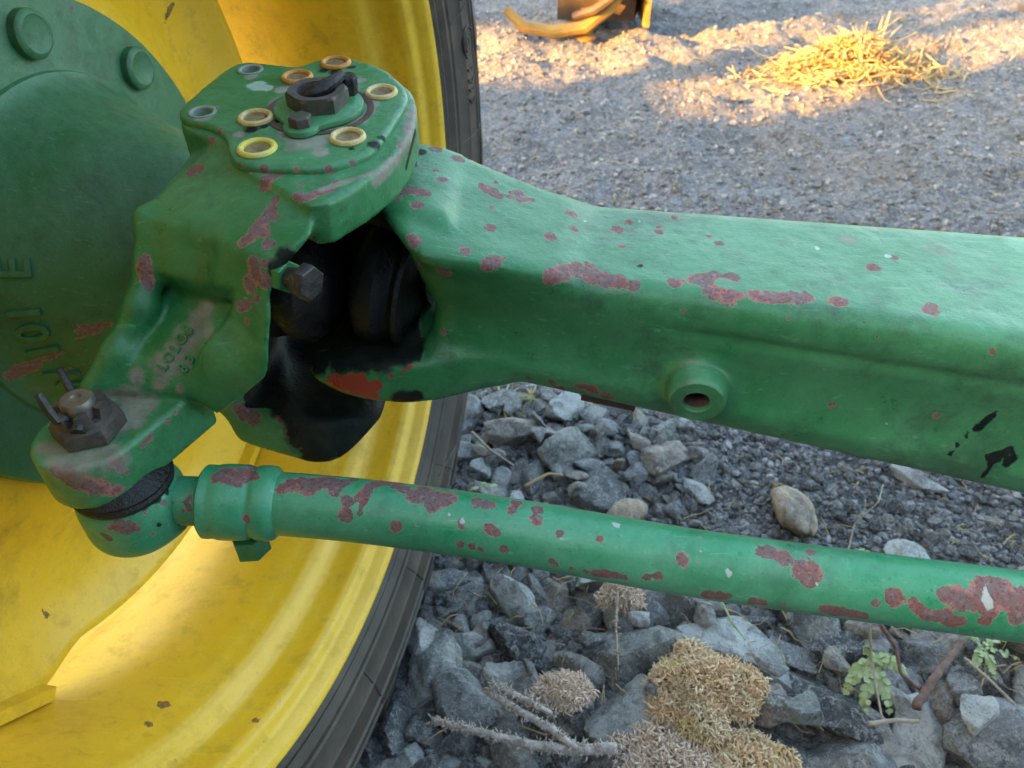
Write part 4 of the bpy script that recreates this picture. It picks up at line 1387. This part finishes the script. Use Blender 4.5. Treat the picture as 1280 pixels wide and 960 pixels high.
def rest(x, y, r, flat=0.6):
    """height at which a stone settles on what already lies there"""
    i, j = int((x - HX0) / HS), int((y - HY0) / HS)
    k = max(1, int(r * 0.75 / HS))
    i0, i1, j0, j1 = max(0, i - k), min(HN[0], i + k + 1), max(0, j - k), min(HN[1], j + k + 1)
    if i1 <= i0 or j1 <= j0:
        return float(ground_h(x, y)) + r * flat * 0.6
    zb = float(np.percentile(HF[i0:i1, j0:j1], 55))
    zc = zb + r * flat * 0.62
    sx, sy = hxs[i0:i1, j0:j1] - x, hys[i0:i1, j0:j1] - y
    top = zc + flat * np.sqrt(np.maximum(r * r * 0.8 - sx * sx - sy * sy, 0))
    HF[i0:i1, j0:j1] = np.where(sx * sx + sy * sy < r * r * 0.7, np.maximum(HF[i0:i1, j0:j1], top), HF[i0:i1, j0:j1])
    return zc


def rot_rand(r_, tilt=0.45):
    return Matrix.Rotation(r_.uniform(0, 6.283), 3, 'Z') @ Matrix.Rotation(r_.normal(0, tilt), 3, 'X') @ Matrix.Rotation(r_.normal(0, tilt), 3, 'Y')


def scatter_stuff(name, items, base_v, base_f, mat, nproto, seed, rough=0.06):
    """items: (x, y, z, r); one mesh"""
    r_ = np.random.default_rng(seed)
    protos = [rock(seed * 50 + k, base_v, 9, 0.04, rough, (1, r_.uniform(.65, .95), r_.uniform(.5, .8))) for k in range(nproto)]
    Vs, Fs, tone = [], [], []
    o = 0
    for x, y, z, r in items:
        R = np.array(rot_rand(r_, 0.5))
        P = protos[r_.integers(nproto)] * r @ R.T + np.array([x, y, z])
        Vs.append(P)
        Fs.append(base_f + o)
        o += len(P)
        tone.append(np.full(len(P), r_.random()))
    ob = obj(name, np.concatenate(Vs), np.concatenate(Fs), mat, None, False, {'tone': np.concatenate(tone)})
    return tag(ob, kind='stuff')


def coarse(u, v):
    """how much coarse crushed stone lies here, 0..1 (a band along the tyre and under the rod, thinning to soil)"""
    if v > 640:
        lim = 655 + 0.0 * u
        a = np.clip((v - (690 + max(0, (u - 930)) * 0.26)) / 40, 0, 1)
        return float(a)
    a = np.clip((900 - u) / 140, 0, 1) * np.clip((v - 490) / 30, 0, 1)
    return float(a)


rg = np.random.default_rng(21)
# lower layer of small filler between the stones
fill = []
for _ in range(9000):
    u, v = rg.uniform(430, 1330), rg.uniform(480, 1010)
    if rg.random() > coarse(u, v) * 0.9 + 0.12:
        continue
    p = G(u, v)
    r = rg.uniform(0.007, 0.019)
    fill.append((p[0], p[1], float(ground_h(p[0], p[1])) + r * 0.3, r))
scatter_stuff('small_stones', fill, IV1, IF1, M['gravel_dark'], 10, 3)

SPEC = [  # u, v, half size, dims, material, turn, tilt, label
    (994, 628, 0.070, (1.0, 0.78, 0.70), 'tan_stone', 1.75, 0.25, 'round tan stone lying alone on the dark soil between axle and tie rod', 6),
    (916, 806, 0.088, (1.0, 0.55, 0.42), 'pale_stone', -0.62, 0.1, 'large pale slab of stone behind the biggest moss clump', 10),
    (1024, 868, 0.088, (1.0, 0.55, 0.36), 'dark_stone', -0.65, -0.25, 'large dark slab tilted beside the green weed', 11),
    (1062, 806, 0.055, (1.0, 0.85, 0.5), 'dark_stone', 0.2, 0.3, 'square dark grey block just below the tie rod', 11),
    (1000, 896, 0.038, (1.0, 0.8, 0.7), 'stone', 0.4, 0.2, 'small blue grey stone under the edge of the large dark slab', 12),
    (1158, 916, 0.058, (1.0, 0.8, 0.62), 'pale_stone', 0.6, 0.2, 'greenish grey stone below the brown twig', 10),
    (1252, 916, 0.075, (1.0, 0.8, 0.75), 'stone', 0.2, 0.1, 'rough grey rock at the right edge below the tie rod', 12),
    (1206, 914, 0.030, (1.0, 0.8, 0.7), 'pale_stone', 1.2, 0.1, 'small pale stone leaning on the rough grey rock', 9),
    (1132, 688, 0.034, (1.0, 0.62, 0.55), 'pale_stone', -0.3, 0.0, 'smooth whitish pebble on the soil behind the tie rod', 6),
    (702, 508, 0.046, (1.0, 0.8, 0.75), 'pale_stone', 0.9, 0.2, 'whitish stone under the lower edge of the axle beam', 9),
    (776, 632, 0.046, (1.0, 0.5, 0.5), 'tan_stone', 0.4, 0.1, 'flat tan stone close behind the tie rod', 10),
    (692, 786, 0.017, (1.0, 0.6, 0.6), 'brick_stone', 0.9, 0.2, 'small reddish chip of stone among the dark stones', 10),
    (752, 600, 0.066, (1.0, 0.75, 0.45), 'stone', -0.4, -0.2, 'broad blue grey slab behind the middle of the tie rod', 11),
    (640, 540, 0.080, (1.0, 0.38, 0.35), 'stone', 0.05, 0.0, 'long flat grey stone next to the tyre tread', 11),
    (712, 552, 0.060, (1.0, 0.8, 0.5), 'stone', 0.8, 0.3, 'three cornered brownish grey stone under the axle beam', 8),
    (1148, 598, 0.046, (1.0, 0.5, 0.45), 'stone', -0.6, 0.1, 'thin blue grey stone lying just below the axle beam at right', 11),
    (832, 566, 0.050, (1.0, 0.75, 0.5), 'stone', 0.5, 0.2, 'blunt greenish grey stone below the beam boss', 10),
    (600, 575, 0.032, (1.0, 0.75, 0.8), 'pale_stone', 1.3, 0.2, 'pale upright stone beside the tyre shoulder', 9),
    (508, 940, 0.032, (1.0, 0.6, 0.6), 'pale_stone', 1.9, 0.5, 'pale bluish stone standing against the bottom of the tyre', 9),
    (650, 800, 0.058, (1.0, 0.6, 0.5), 'dark_stone', -0.5, 0.2, 'dark pointed stone with a worn pale edge left of the reddish chip', 10),
    (640, 735, 0.048, (1.0, 0.7, 0.6), 'pale_stone', -0.6, 0.2, 'pale topped stone just below the left half of the tie rod', 10),
    (585, 878, 0.068, (1.0, 0.8, 0.6), 'stone', 0.2, 0.15, 'broad grey block above the frosted twig', 10),
    (790, 818, 0.085, (1.0, 0.6, 0.5), 'stone', 0.1, 0.1, 'long blue grey rock left of the pale slab', 11),
    (790, 888, 0.060, (1.0, 0.8, 0.6), 'stone', 0.5, 0.1, 'dark flecked stone between the two moss clumps', 12),
]
placed = []
for k, (u, v, r, dims, mt, tz, tilt, lab, npl) in enumerate(SPEC):
    p = U(u, v, z=-HY + r * dims[2] * 0.6 + 0.012)
    z = rest(p[0], p[1], r, dims[2])
    z = max(z, r * dims[2] * 0.5 + float(ground_h(p[0], p[1])))
    me = new_mesh('stone', rock(700 + k, IV3, 26 if k == 0 else npl, 0.35 if k == 0 else 0.03, 0.055, dims) * r, IF3, True)
    if k:
        me.set_sharp_from_angle(angle=math.radians(30))
    me.materials.append(M[mt])
    o = bpy.data.objects.new('stone', me)
    o.location = (p[0], p[1], z)
    o.rotation_euler = (tilt, tilt * 0.5, tz)
    COL.objects.link(o)
    tag(o, lab, 'stone')
    placed.append((p[0], p[1], r * 0.85))
cand = []
tries = 0
while len(cand) < 276 and tries < 60000:
    tries += 1
    u, v = rg.uniform(440, 1310), rg.uniform(495, 985)
    c = coarse(u, v)
    if rg.random() > c:
        continue
    if tries % 5 == 0:
        r = rg.uniform(0.040, 0.062)
    else:
        r = rg.uniform(0.018, 0.038)
    if v < 660: r *= 0.85
    p = G(u, v)
    if any((p[0] - a) ** 2 + (p[1] - b) ** 2 < (0.62 * (r + s)) ** 2 for a, b, s in placed):
        continue
    q = p - WC
    if (q @ NW) < 0.035 and abs(q @ WW) < 0.45:        # not inside the tyre
        continue
    placed.append((p[0], p[1], r))
    cand.append((p, r))
cand.sort(key=lambda c: -c[1])
for p, r in cand:
    o = bpy.data.objects.new('stone', PROTO[rg.integers(len(PROTO))])
    dz = 0.6
    z = rest(p[0], p[1], r, 0.55)
    o.location = (p[0], p[1], z)
    o.rotation_euler = Matrix(rot_rand(rg, 0.42)).to_euler()
    s = r * 1.12 / 0.035
    o.scale = (s, s * rg.uniform(0.85, 1.1), s * rg.uniform(0.85, 1.15))
    COL.objects.link(o)
    uu, vv = proj(p)
    if vv < 660:
        lab = 'one of the loose grey stones between the axle beam and the tie rod'
    elif uu < 620:
        lab = 'one of the loose grey stones close beside the lower tyre'
    elif uu < 820:
        lab = 'one of the loose grey stones around the frosted twigs below the tie rod'
    else:
        lab = 'one of the loose grey stones below the right half of the tie rod'
    tag(o, lab, 'stone', 'crushed stones ' + lab[lab.index('stones ') + 7:])

# fine gravel over the yard
gv = []
for _ in range(26000):
    v = 20 + 980 * rg.random() ** 1.3
    u = rg.uniform(440, 1330)
    p = G(u, v)
    big = rg.random()
    r = (0.0035 + 0.009 * big ** 4) * (1.15 if p[1] > 1.6 else 1.0)
    gv.append((p[0], p[1], float(ground_h(p[0], p[1])) + r * 0.25, r))
for _ in range(9000):
    v, u = rg.uniform(480, 760), rg.uniform(700, 1330)
    p = G(u, v)
    r = 0.0025 + 0.007 * rg.random() ** 2.5
    gv.append((p[0], p[1], float(ground_h(p[0], p[1])) + r * 0.35, r))
scatter_stuff('gravel', gv, IV0, IF0, M['gravel'], 12, 9, 0.0)

# ------------------------------------------------------------------ plants, moss, twigs, straw
def strand_mesh(lines, radii, n=4):
    V, F = [], []
    for pts, r in zip(lines, radii):
        pts = np.asarray(pts, float)
        k = len(pts)
        o = len(V)
        t = norm(pts[-1] - pts[0])
        ex, ey, _ = frame(t)
        for i in range(k):
            rr = r[i] if hasattr(r, '__len__') else r * (1 - 0.6 * i / (k - 1))
            for j in range(n):
                a = 2 * math.pi * j / n
                V.append(pts[i] + rr * (math.cos(a) * ex + math.sin(a) * ey))
        for i in range(k - 1):
            for j in range(n):
                l = (j + 1) % n
                F.append((o + i * n + j, o + i * n + l, o + (i + 1) * n + l, o + (i + 1) * n + j))
        F.append(tuple(o + (k - 1) * n + j for j in range(n)))
    return V, F


def moss(c, rx, ry, rz, count, mat, label, seed, L=0.016, core=True):
    """a ragged cushion: several lumps of short curling shoots on a dark core"""
    r_ = np.random.default_rng(seed)
    c = np.asarray(c, float)
    lumps = [(c, np.array([rx, ry, rz]) * 0.72)]
    nl_ = 11
    for k in range(nl_):
        a = 2 * math.pi * k / nl_ + r_.uniform(-.3, .3)
        f = r_.uniform(0.35, 0.95)
        h = r_.uniform(-0.45, 0.55) * (1.1 - f)
        sz = r_.uniform(0.22, 0.46)
        lumps.append((c + np.array([rx * f * math.cos(a), ry * f * math.sin(a), rz * h]), np.array([rx, (rx + ry) / 2, rz * 1.1]) * sz))
    wts = np.array([l[1][0] ** 2 for l in lumps])
    wts /= wts.sum()
    lines, rad = [], []
    for _ in range(count):
        lc, lr_ = lumps[r_.choice(len(lumps), p=wts)]
        d = r_.normal(size=3)
        d[2] = abs(d[2]) * 0.9 - 0.25
        d = norm(d)
        f = 0.72 + 0.45 * float(noise3(d[None] * 2.6 + seed + lc * 20, seed)[0])
        p = lc + d * lr_ * f * r_.uniform(0.80, 1.0)
        out = norm(d + r_.normal(0, 0.8, 3))
        ca, cb_, _ = frame(out)
        spin = r_.uniform(-3.2, 3.2)
        ph = r_.uniform(0, 6.283)
        l = L * r_.uniform(0.25, 1.0)
        pts = [p]
        for k in range(4):
            a = ph + spin * k / 3
            out = norm(out + (ca * math.cos(a) + cb_ * math.sin(a)) * 0.75)
            pts.append(pts[-1] + out * l / 4)
        lines.append(pts)
        q = L * r_.uniform(0.040, 0.085)
        rad.append([q * 0.7, q * r_.uniform(0.8, 1.3), q * r_.uniform(0.9, 1.5), q * r_.uniform(0.9, 1.4), q * 0.7])
    V, F = strand_mesh(lines, rad, 3)
    o = obj('moss_clump', V, F, mat, None, True)
    tag(o, label, 'moss')
    for lc, lr_ in lumps:
        P = rock(seed + 900, IV1, 14, 0.2, 0.10, (1, 1, 1)) * lr_ * 0.80 + lc
        obj('moss_core', P, IF1, M['moss_dark'], o, True)
    return o


moss(U(872, 862, z=-HY + 0.045), 0.074, 0.062, 0.055, 8000, M['moss'], 'largest clump of dry yellow and orange moss below the tie rod', 1, 0.020)
moss(U(708, 865, z=-HY + 0.055), 0.036, 0.022, 0.030, 2600, M['moss_pink'], 'small pinkish dry moss tuft at the end of the frosted twig', 2, 0.017)
moss(U(832, 958, z=-HY + 0.03), 0.070, 0.045, 0.040, 4500, M['moss_pink'], 'dry moss clump at the bottom edge in front of the largest clump', 3, 0.022)
moss(U(935, 962, z=-HY + 0.03), 0.075, 0.04, 0.034, 4200, M['moss'], 'low tan moss mat at the bottom edge right of the other moss', 4, 0.020)
moss(U(776, 744, z=-HY + 0.05), 0.030, 0.026, 0.030, 1600, M['moss_pink'], 'tiny dry moss tuft half hidden under the tie rod', 5, 0.018)


def twig(pxs, r0, r1, mat, label, cat='twig', frost=0, z0=0.05, seed=0, group=None):
    r_ = np.random.default_rng(seed)
    P = np.array([U(u, v, z=-HY + z0 + dz) for u, v, dz in pxs])
    t = np.linspace(0, len(P) - 1, (len(P) - 1) * 9 + 1)
    C = np.stack([np.interp(t, range(len(P)), P[:, k]) for k in range(3)], 1)
    C[1:-1] = 0.25 * C[:-2] + 0.5 * C[1:-1] + 0.25 * C[2:]
    C += r_.normal(0, r0 * 0.10, C.shape)
    b = MB()
    rr = np.linspace(r0, r1, len(C)) * r_.uniform(0.96, 1.04, len(C))
    b.tube(C, rr, 8)
    if frost:
        lines, rad = [], []
        for _ in range(frost):
            i = r_.integers(len(C))
            d = norm(r_.normal(size=3) + np.array([0, 0, 0.4]))
            p = C[i] + r_.normal(0, 0.002, 3) + d * rr[i] * 0.7
            l = r_.uniform(0.002, 0.007)
            lines.append([p, p + d * l * 0.6, p + d * l + r_.normal(0, l * 0.4, 3)])
            rad.append([0.0011, 0.0012, 0.0006])
        V, F = strand_mesh(lines, rad, 4)
        b.add(V, F)
    o = b.build('twig', mat, None, True, None)
    return tag(o, label, cat, group)


twig([(540, 900, 0.02), (600, 915, 0.025), (660, 930, 0.02), (715, 938, 0.015), (770, 935, 0.01)], 0.0045, 0.0085, M['frost_twig'], 'long frosted twig lying along the bottom right of the tyre', frost=500, seed=1)
twig([(690, 893, 0.03), (652, 872, 0.04), (618, 858, 0.04), (612, 866, 0.04), (645, 886, 0.035), (690, 912, 0.025), (722, 938, 0.02)], 0.004, 0.006, M['frost_twig'], 'frosted twig bent back on itself beside the small pinkish moss', frost=420, seed=2)
twig([(1144, 884, 0.02), (1168, 848, 0.03), (1188, 822, 0.03), (1203, 800, 0.03)], 0.0066, 0.0050, M['twig'], 'straight reddish brown twig right of the green weed', seed=3)
twig([(590, 540, 0.02), (612, 562, 0.02), (642, 582, 0.02)], 0.0028, 0.002, M['pale_stem'], 'thin pale twig slanting down beside the tyre', seed=4)
twig([(656, 608, 0.02), (685, 592, 0.03), (704, 594, 0.03)], 0.003, 0.002, M['straw'], 'short bent straw coloured twig behind the tie rod', seed=5)
twig([(1060, 690, 0.0), (1068, 655, 0.02), (1098, 628, 0.06), (1104, 606, 0.05)], 0.0016, 0.001, M['pale_stem'], 'thin dry stalk standing on the soil right of the round tan stone', 'stalk', seed=6)
twig([(772, 742, 0.04), (770, 780, 0.05), (773, 832, 0.06)], 0.0022, 0.0012, M['pale_stem'], 'frosted thin stalk hanging below the tie rod over the grey rock', 'stalk', frost=60, seed=7)
twig([(1086, 775, 0.10), (1090, 830, 0.05), (1103, 900, 0.03)], 0.0020, 0.0014, M['pale_stem'], 'pale stalk rising through the green weed', 'stalk', seed=8)
twig([(1100, 780, 0.08), (1120, 810, 0.05), (1126, 842, 0.03), (1150, 862, 0.02)], 0.0034, 0.0022, M['twig'], 'dark knobbly twig between the weed and the brown twig', seed=9)
twig([(1205, 822, 0.03), (1232, 845, 0.03), (1268, 880, 0.02)], 0.0024, 0.0018, M['pale_stem'], 'pale dry stalk with a bud right of the brown twig', 'stalk', seed=10)
twig([(902, 752, 0.06), (915, 778, 0.06), (932, 800, 0.05)], 0.0018, 0.0012, M['leaf'], 'single green grass blade over the pale slab', 'grass blade', seed=11)
twig([(1085, 905, 0.03), (1120, 900, 0.03), (1148, 902, 0.03)], 0.0035, 0.0025, M['pale_stem'], 'short pale stick lying across the stones under the weed', seed=12)


def leaf(V, F, p, d, up, L, wd):
    d, up = norm(d), norm(up)
    sd = norm(np.cross(d, up))
    o = len(V)
    prof = [(0.0, 0.12), (0.25, 0.75), (0.55, 1.0), (0.8, 0.7), (1.0, 0.1)]
    for t, q in prof:
        c = p + d * L * t - up * L * 0.22 * t * t
        V += [c - sd * wd * q + up * wd * 0.35 * q, c - up * 0.0, c + sd * wd * q + up * wd * 0.35 * q]
    for i in range(len(prof) - 1):
        a = o + i * 3
        F += [(a, a + 1, a + 4, a + 3), (a + 1, a + 2, a + 5, a + 4)]


def weed(c, fronds, label, size=0.05, seed=0, lean=(0, 0, 0)):
    r_ = np.random.default_rng(seed)
    root = empty('weed', (c[0], c[1], float(ground_h(c[0], c[1]))))
    tag(root, label, 'plant')
    for k in range(fronds):
        a = 2 * math.pi * k / fronds + r_.uniform(-.5, .5)
        d = norm(np.array([math.cos(a), math.sin(a), r_.uniform(0.3, 1.2)]) + np.asarray(lean))
        V, F = [], []
        L = size * r_.uniform(0.75, 1.3)
        nn_ = 9
        side = norm(np.cross(d, [0, 0, 1.0])) * r_.normal(0, 0.15)
        mid = [np.asarray(c) + d * L * t - np.array([0, 0, 0.55 * L * t * t]) + side * L * t * t for t in np.linspace(0, 1, nn_)]
        for i in range(1, nn_):
            t = mid[i] - mid[i - 1]
            sd = norm(np.cross(t, [0, 0, 1]))
            up = norm(np.cross(sd, t))
            q = math.sin(math.pi * (0.15 + 0.75 * i / nn_))
            for sgn in (1, -1):
                leaf(V, F, mid[i], norm(t) * 0.8 + sd * sgn * 0.8 + up * r_.normal(0, 0.35), norm(up + r_.normal(0, 0.3, 3)), size * 0.20 * q * r_.uniform(0.8, 1.2), size * 0.055 * (0.5 + q))
        leaf(V, F, mid[-1], mid[-1] - mid[-2], [0, 0, 1], size * 0.12, size * 0.05)
        b = MB()
        b.V, b.F = [tuple(map(float, p)) for p in V], F
        b.tube(mid, size * 0.016, 5)
        b.build('frond', M['leaf'], root, True, None)
    return root


weed(U(1086, 822, z=-HY + 0.075), 6, 'pale green feathery weed growing between the stones below the tie rod', 0.066, 1, (0.25, -1.0, -0.2))
weed(U(1226, 808, z=-HY + 0.04), 5, 'small green weed just under the right end of the tie rod', 0.046, 2, (0.2, -0.6, 0))
weed(U(1092, 696, z=-HY + 0.02), 3, 'tiny green sprout behind the tie rod beside the dry stalk', 0.030, 3)
weed(U(604, 612, z=-HY + 0.03), 4, 'tiny pale sprout in the stones close to the tyre', 0.026, 4)


def grass(c, n, L, label, seed):
    r_ = np.random.default_rng(seed)
    lines, rad = [], []
    for _ in range(n):
        a = r_.uniform(0, 6.283)
        d = norm([math.cos(a), math.sin(a), r_.uniform(0.2, 1.0)])
        l = L * r_.uniform(0.5, 1.1)
        lines.append([np.asarray(c) + d * l * t - np.array([0, 0, 0.5 * l * t * t]) for t in (0, .3, .6, .85, 1)])
        rad.append([0.0022, 0.0026, 0.0022, 0.0014, 0.0004])
    V, F = strand_mesh(lines, rad, 4)
    o = obj('grass_tuft', V, F, M['straw_green'], None, True)
    return tag(o, label, 'grass tuft')


M['straw_green'] = simple('yellowing_grass', (0.40, 0.42, 0.16), (0.50, 0.42, 0.20), 40, 0.8)
grass(U(628, 508, z=-HY + 0.015), 26, 0.085, 'yellowing grass tuft under the axle beam next to the tyre', 1)
grass(U(665, 498, z=-HY + 0.01), 12, 0.05, 'small pale grass tuft left of the whitish stone', 2)
lines, rad = [], []
for _ in range(700):                                  # loose bits of straw and roots
    u, v = rg.uniform(560, 1300), 30 + 900 * rg.random() ** 0.75
    p = G(u, v)
    a = rg.uniform(0, 6.283)
    L = rg.uniform(0.015, 0.06) * (1.6 if p[1] > 2 else 1)
    z = float(ground_h(p[0], p[1])) + 0.008 + (0.03 if v > 700 else 0)
    d = np.array([math.cos(a), math.sin(a), 0])
    q = np.array([p[0], p[1], z])
    lines.append([q, q + d * L * 0.4 + [0, 0, rg.uniform(0, .008)], q + d * L * 0.75 + rg.normal(0, .004, 3), q + d * L + rg.normal(0, .007, 3)])
    rad.append(rg.uniform(0.0007, 0.0018))
V, F = strand_mesh(lines, rad, 3)
tag(obj('straw_litter', V, F, M['straw'], None, True), kind='stuff')

# straw heap out in the yard
sc_ = G(1075, 100)
lines, rad = [], []
rs = np.random.default_rng(5)
for k in range(1700):
    th = rs.uniform(0, 6.283)
    rd = abs(rs.normal(0, 0.5))
    c = sc_ + np.array([rd * 0.36 * math.cos(th) - 0.05, rd * 0.20 * math.sin(th), 0])
    h = 0.12 * math.exp(-(rd / 0.62) ** 2)
    a = rs.normal(0.55, 0.75)
    L = rs.uniform(0.05, 0.15) * (1.3 if rs.random() < 0.15 else 1)
    d = np.array([math.cos(a), math.sin(a), rs.normal(0, 0.22)])
    z = float(ground_h(c[0], c[1])) + 0.012 + h * rs.uniform(0.2, 1.0)
    p = np.array([c[0], c[1], z])
    bend = rs.normal(0, 0.022, 3)
    P = [p - d * L / 2, p - d * L * 0.15 + bend * 0.5, p + d * L * 0.2 + bend * 0.5, p + d * L / 2 - bend]
    for q in P:
        q[2] = max(q[2], float(ground_h(q[0], q[1])) + 0.004)
    lines.append(P)
    w_ = rs.uniform(0.35, 0.95)
    rad.append([0.0042 * w_, 0.0050 * w_, 0.0045 * w_, 0.0028 * w_])
for k in range(12):                                   # a few longer stalks that stick out behind
    p = sc_ + np.array([rs.uniform(-0.02, 0.12), rs.uniform(0.03, 0.15), 0.06])
    a = rs.uniform(0.3, 2.0)
    L = rs.uniform(0.16, 0.34)
    d = np.array([math.cos(a), math.sin(a), rs.uniform(0.3, 0.7)])
    lines.append([p, p + d * L * 0.5, p + d * L * 0.75 - [0, 0, .02], p + d * L - [0, 0, 0.10]])
    rad.append([0.0042, 0.004, 0.0035, 0.002])
V, F = strand_mesh(lines, rad, 4)
tag(obj('straw_heap', V, F, M['straw'], None, True), 'loose heap of straw lit by low sun on the far ground', 'straw')

# ------------------------------------------------------------------ machine implement standing far off
IM = empty('implement', G(722, 55))
tag(IM, 'worn yellow steel implement standing on the far ground at the top', 'implement')
ic = np.array(IM.location)
gz = float(ground_h(ic[0], ic[1]))
ic[2] = gz
b = MB()
b.tube([ic + np.array(p) for p in ((-0.34, -0.02, 0.12), (-0.26, -0.05, 0.055), (-0.12, -0.07, 0.035), (0.02, -0.08, 0.06), (0.12, -0.07, 0.14), (0.20, -0.05, 0.24), (0.30, -0.02, 0.36), (0.34, 0.02, 0.55))], [0.022, 0.026, 0.03, 0.034, 0.036, 0.034, 0.03, 0.03], 10)
b.build('curved_arm', M['implement'], IM)
b = MB()
b.tube([ic + np.array(p) for p in ((-0.20, 0.03, 0.40), (-0.06, -0.02, 0.25), (0.08, -0.05, 0.20), (0.22, -0.04, 0.30))], [0.025, 0.03, 0.034, 0.03], 10)
b.build('brace', M['implement'], IM)
b = MB()
b.prism([(-0.16, -0.10), (0.20, -0.12), (0.26, 0.14), (-0.12, 0.16)], ic + np.array([0.06, 0.14, 0]), ZF, 0.06, 0.75, 0.02)
b.build('body', M['implement_dark'], IM, False)
b = MB()
b.prism([(-0.012, -0.13), (0.012, -0.13), (0.012, 0.16), (-0.012, 0.16)], ic + np.array([0.31, 0.08, 0]), ZF, 0.05, 0.70, 0.004)
b.build('side_plate', M['implement'], IM, False)
b = MB()
b.revolve([(0.0, 0.0), (0.050, 0.0), (0.050, 0.012), (0.026, 0.02), (0.026, 0.13), (0.0, 0.13)], ic + np.array([0.03, -0.05, 0.0]), Z, 20)
b.build('foot', M['implement'], IM)
b = MB()
b.tube([ic + np.array(p) for p in ((-0.03, -0.07, 0.10), (0.06, -0.11, 0.14), (0.16, -0.12, 0.21))], [0.02, 0.022, 0.018], 8)
b.build('link', M['implement_dark'], IM)
TB = empty('timber', G(1285, 22))
tag(TB, 'brown end of a timber at the far right on the ground', 'timber')
tc_ = np.array(TB.location)
b = MB()
b.box(tc_ + np.array([0.13, 0.06, 0.06]), frame(np.array([0.85, 0.4, 0.25])), 0.12, 0.09, 0.34)
b.build('beam_end', M['wood'], TB, False)

# ------------------------------------------------------------------ added unseen screen at left: blocks the low sun, shaped gaps pass streaks
FD = 9.0
fo = np.array([0.55, 2.15]) - SUN_T * FD
FX = np.array([-SUN_T[1], SUN_T[0]])
FN = empty('added_sun_screen', (fo[0], fo[1], 0))
tag(FN, 'added unseen screen of grey boards with gaps shaping the sun streaks', 'fence')
ffr = (np.array([FX[0], FX[1], 0]), np.array([0, 0, 1.0]), np.array([SUN_T[0], SUN_T[1], 0]))
q0 = float(FX @ fo)
fr_ = np.random.default_rng(3)
TE = math.tan(SUN_EL) / math.tan(math.radians(12.0))
HOLES = [(2.85, 3.56, 1.82, 2.05), (2.62, 3.05, 1.95, 2.32), (1.94, 2.48, 2.05, 2.30), (1.94, 2.36, 2.28, 2.52), (2.50, 2.70, 2.42, 2.62), (3.05, 3.45, 2.18, 2.40)]  # gaps shaped so sun streaks land on the far ground
proto_b = {}
x = -4.5
while x < 6.5:
    wd = 0.125
    q = q0 + x + wd / 2
    h = 5.0 + fr_.uniform(-0.05, 0.05)
    cuts = []
    for qa, qb, za, zb in HOLES:
        if qa < q < qb:
            ja, jb = fr_.uniform(-0.03, 0.03), fr_.uniform(-0.03, 0.03)
            cuts.append((za * TE + ja, zb * TE + jb))
    pieces, low_ = [], 0.0
    for a, c in sorted(cuts):
        if a > low_ + 0.02:
            pieces.append((low_, a))
        low_ = max(low_, c)
    pieces.append((low_, h))
    for a, c in pieces:
        b = MB()
        b.box(np.array([fo[0] + FX[0] * (x + wd / 2), fo[1] + FX[1] * (x + wd / 2), (a + c) / 2]) + np.array([SUN_T[0], SUN_T[1], 0]) * fr_.uniform(-0.004, 0.004), ffr, wd + 0.012, c - a, 0.025 + 0.01 * (int(x * 100) % 2))
        b.build('board', M['wood'], FN, False)
    x += wd
PW = empty('added_shade_wall', (1.0, -2.9, 0))  # unseen wall, added to darken the faces turned toward the viewer
tag(PW, 'unseen dark wall added behind the viewer to block sky light', 'wall')
for k in range(34):
    b = MB()
    b.box(np.array([-3.6 + 0.30 * k, -2.9 + 0.012 * (k % 2), 2.0]), (np.array([1.0, 0, 0]), np.array([0, 0, 1.0]), np.array([0, -1.0, 0])), 0.31, 4.0, 0.03)
    b.build('plank', M['shade_wall_dark'], PW, False)
b = MB()
for x in (-4.4, -1.6, 1.0, 3.6, 6.3):
    b2 = MB()
    b2.box(np.array([fo[0] + FX[0] * x, fo[1] + FX[1] * x, 2.1]) - np.array([SUN_T[0], SUN_T[1], 0]) * 0.08, ffr, 0.12, 4.2, 0.12)
    b2.build('post', M['wood'], FN, False)
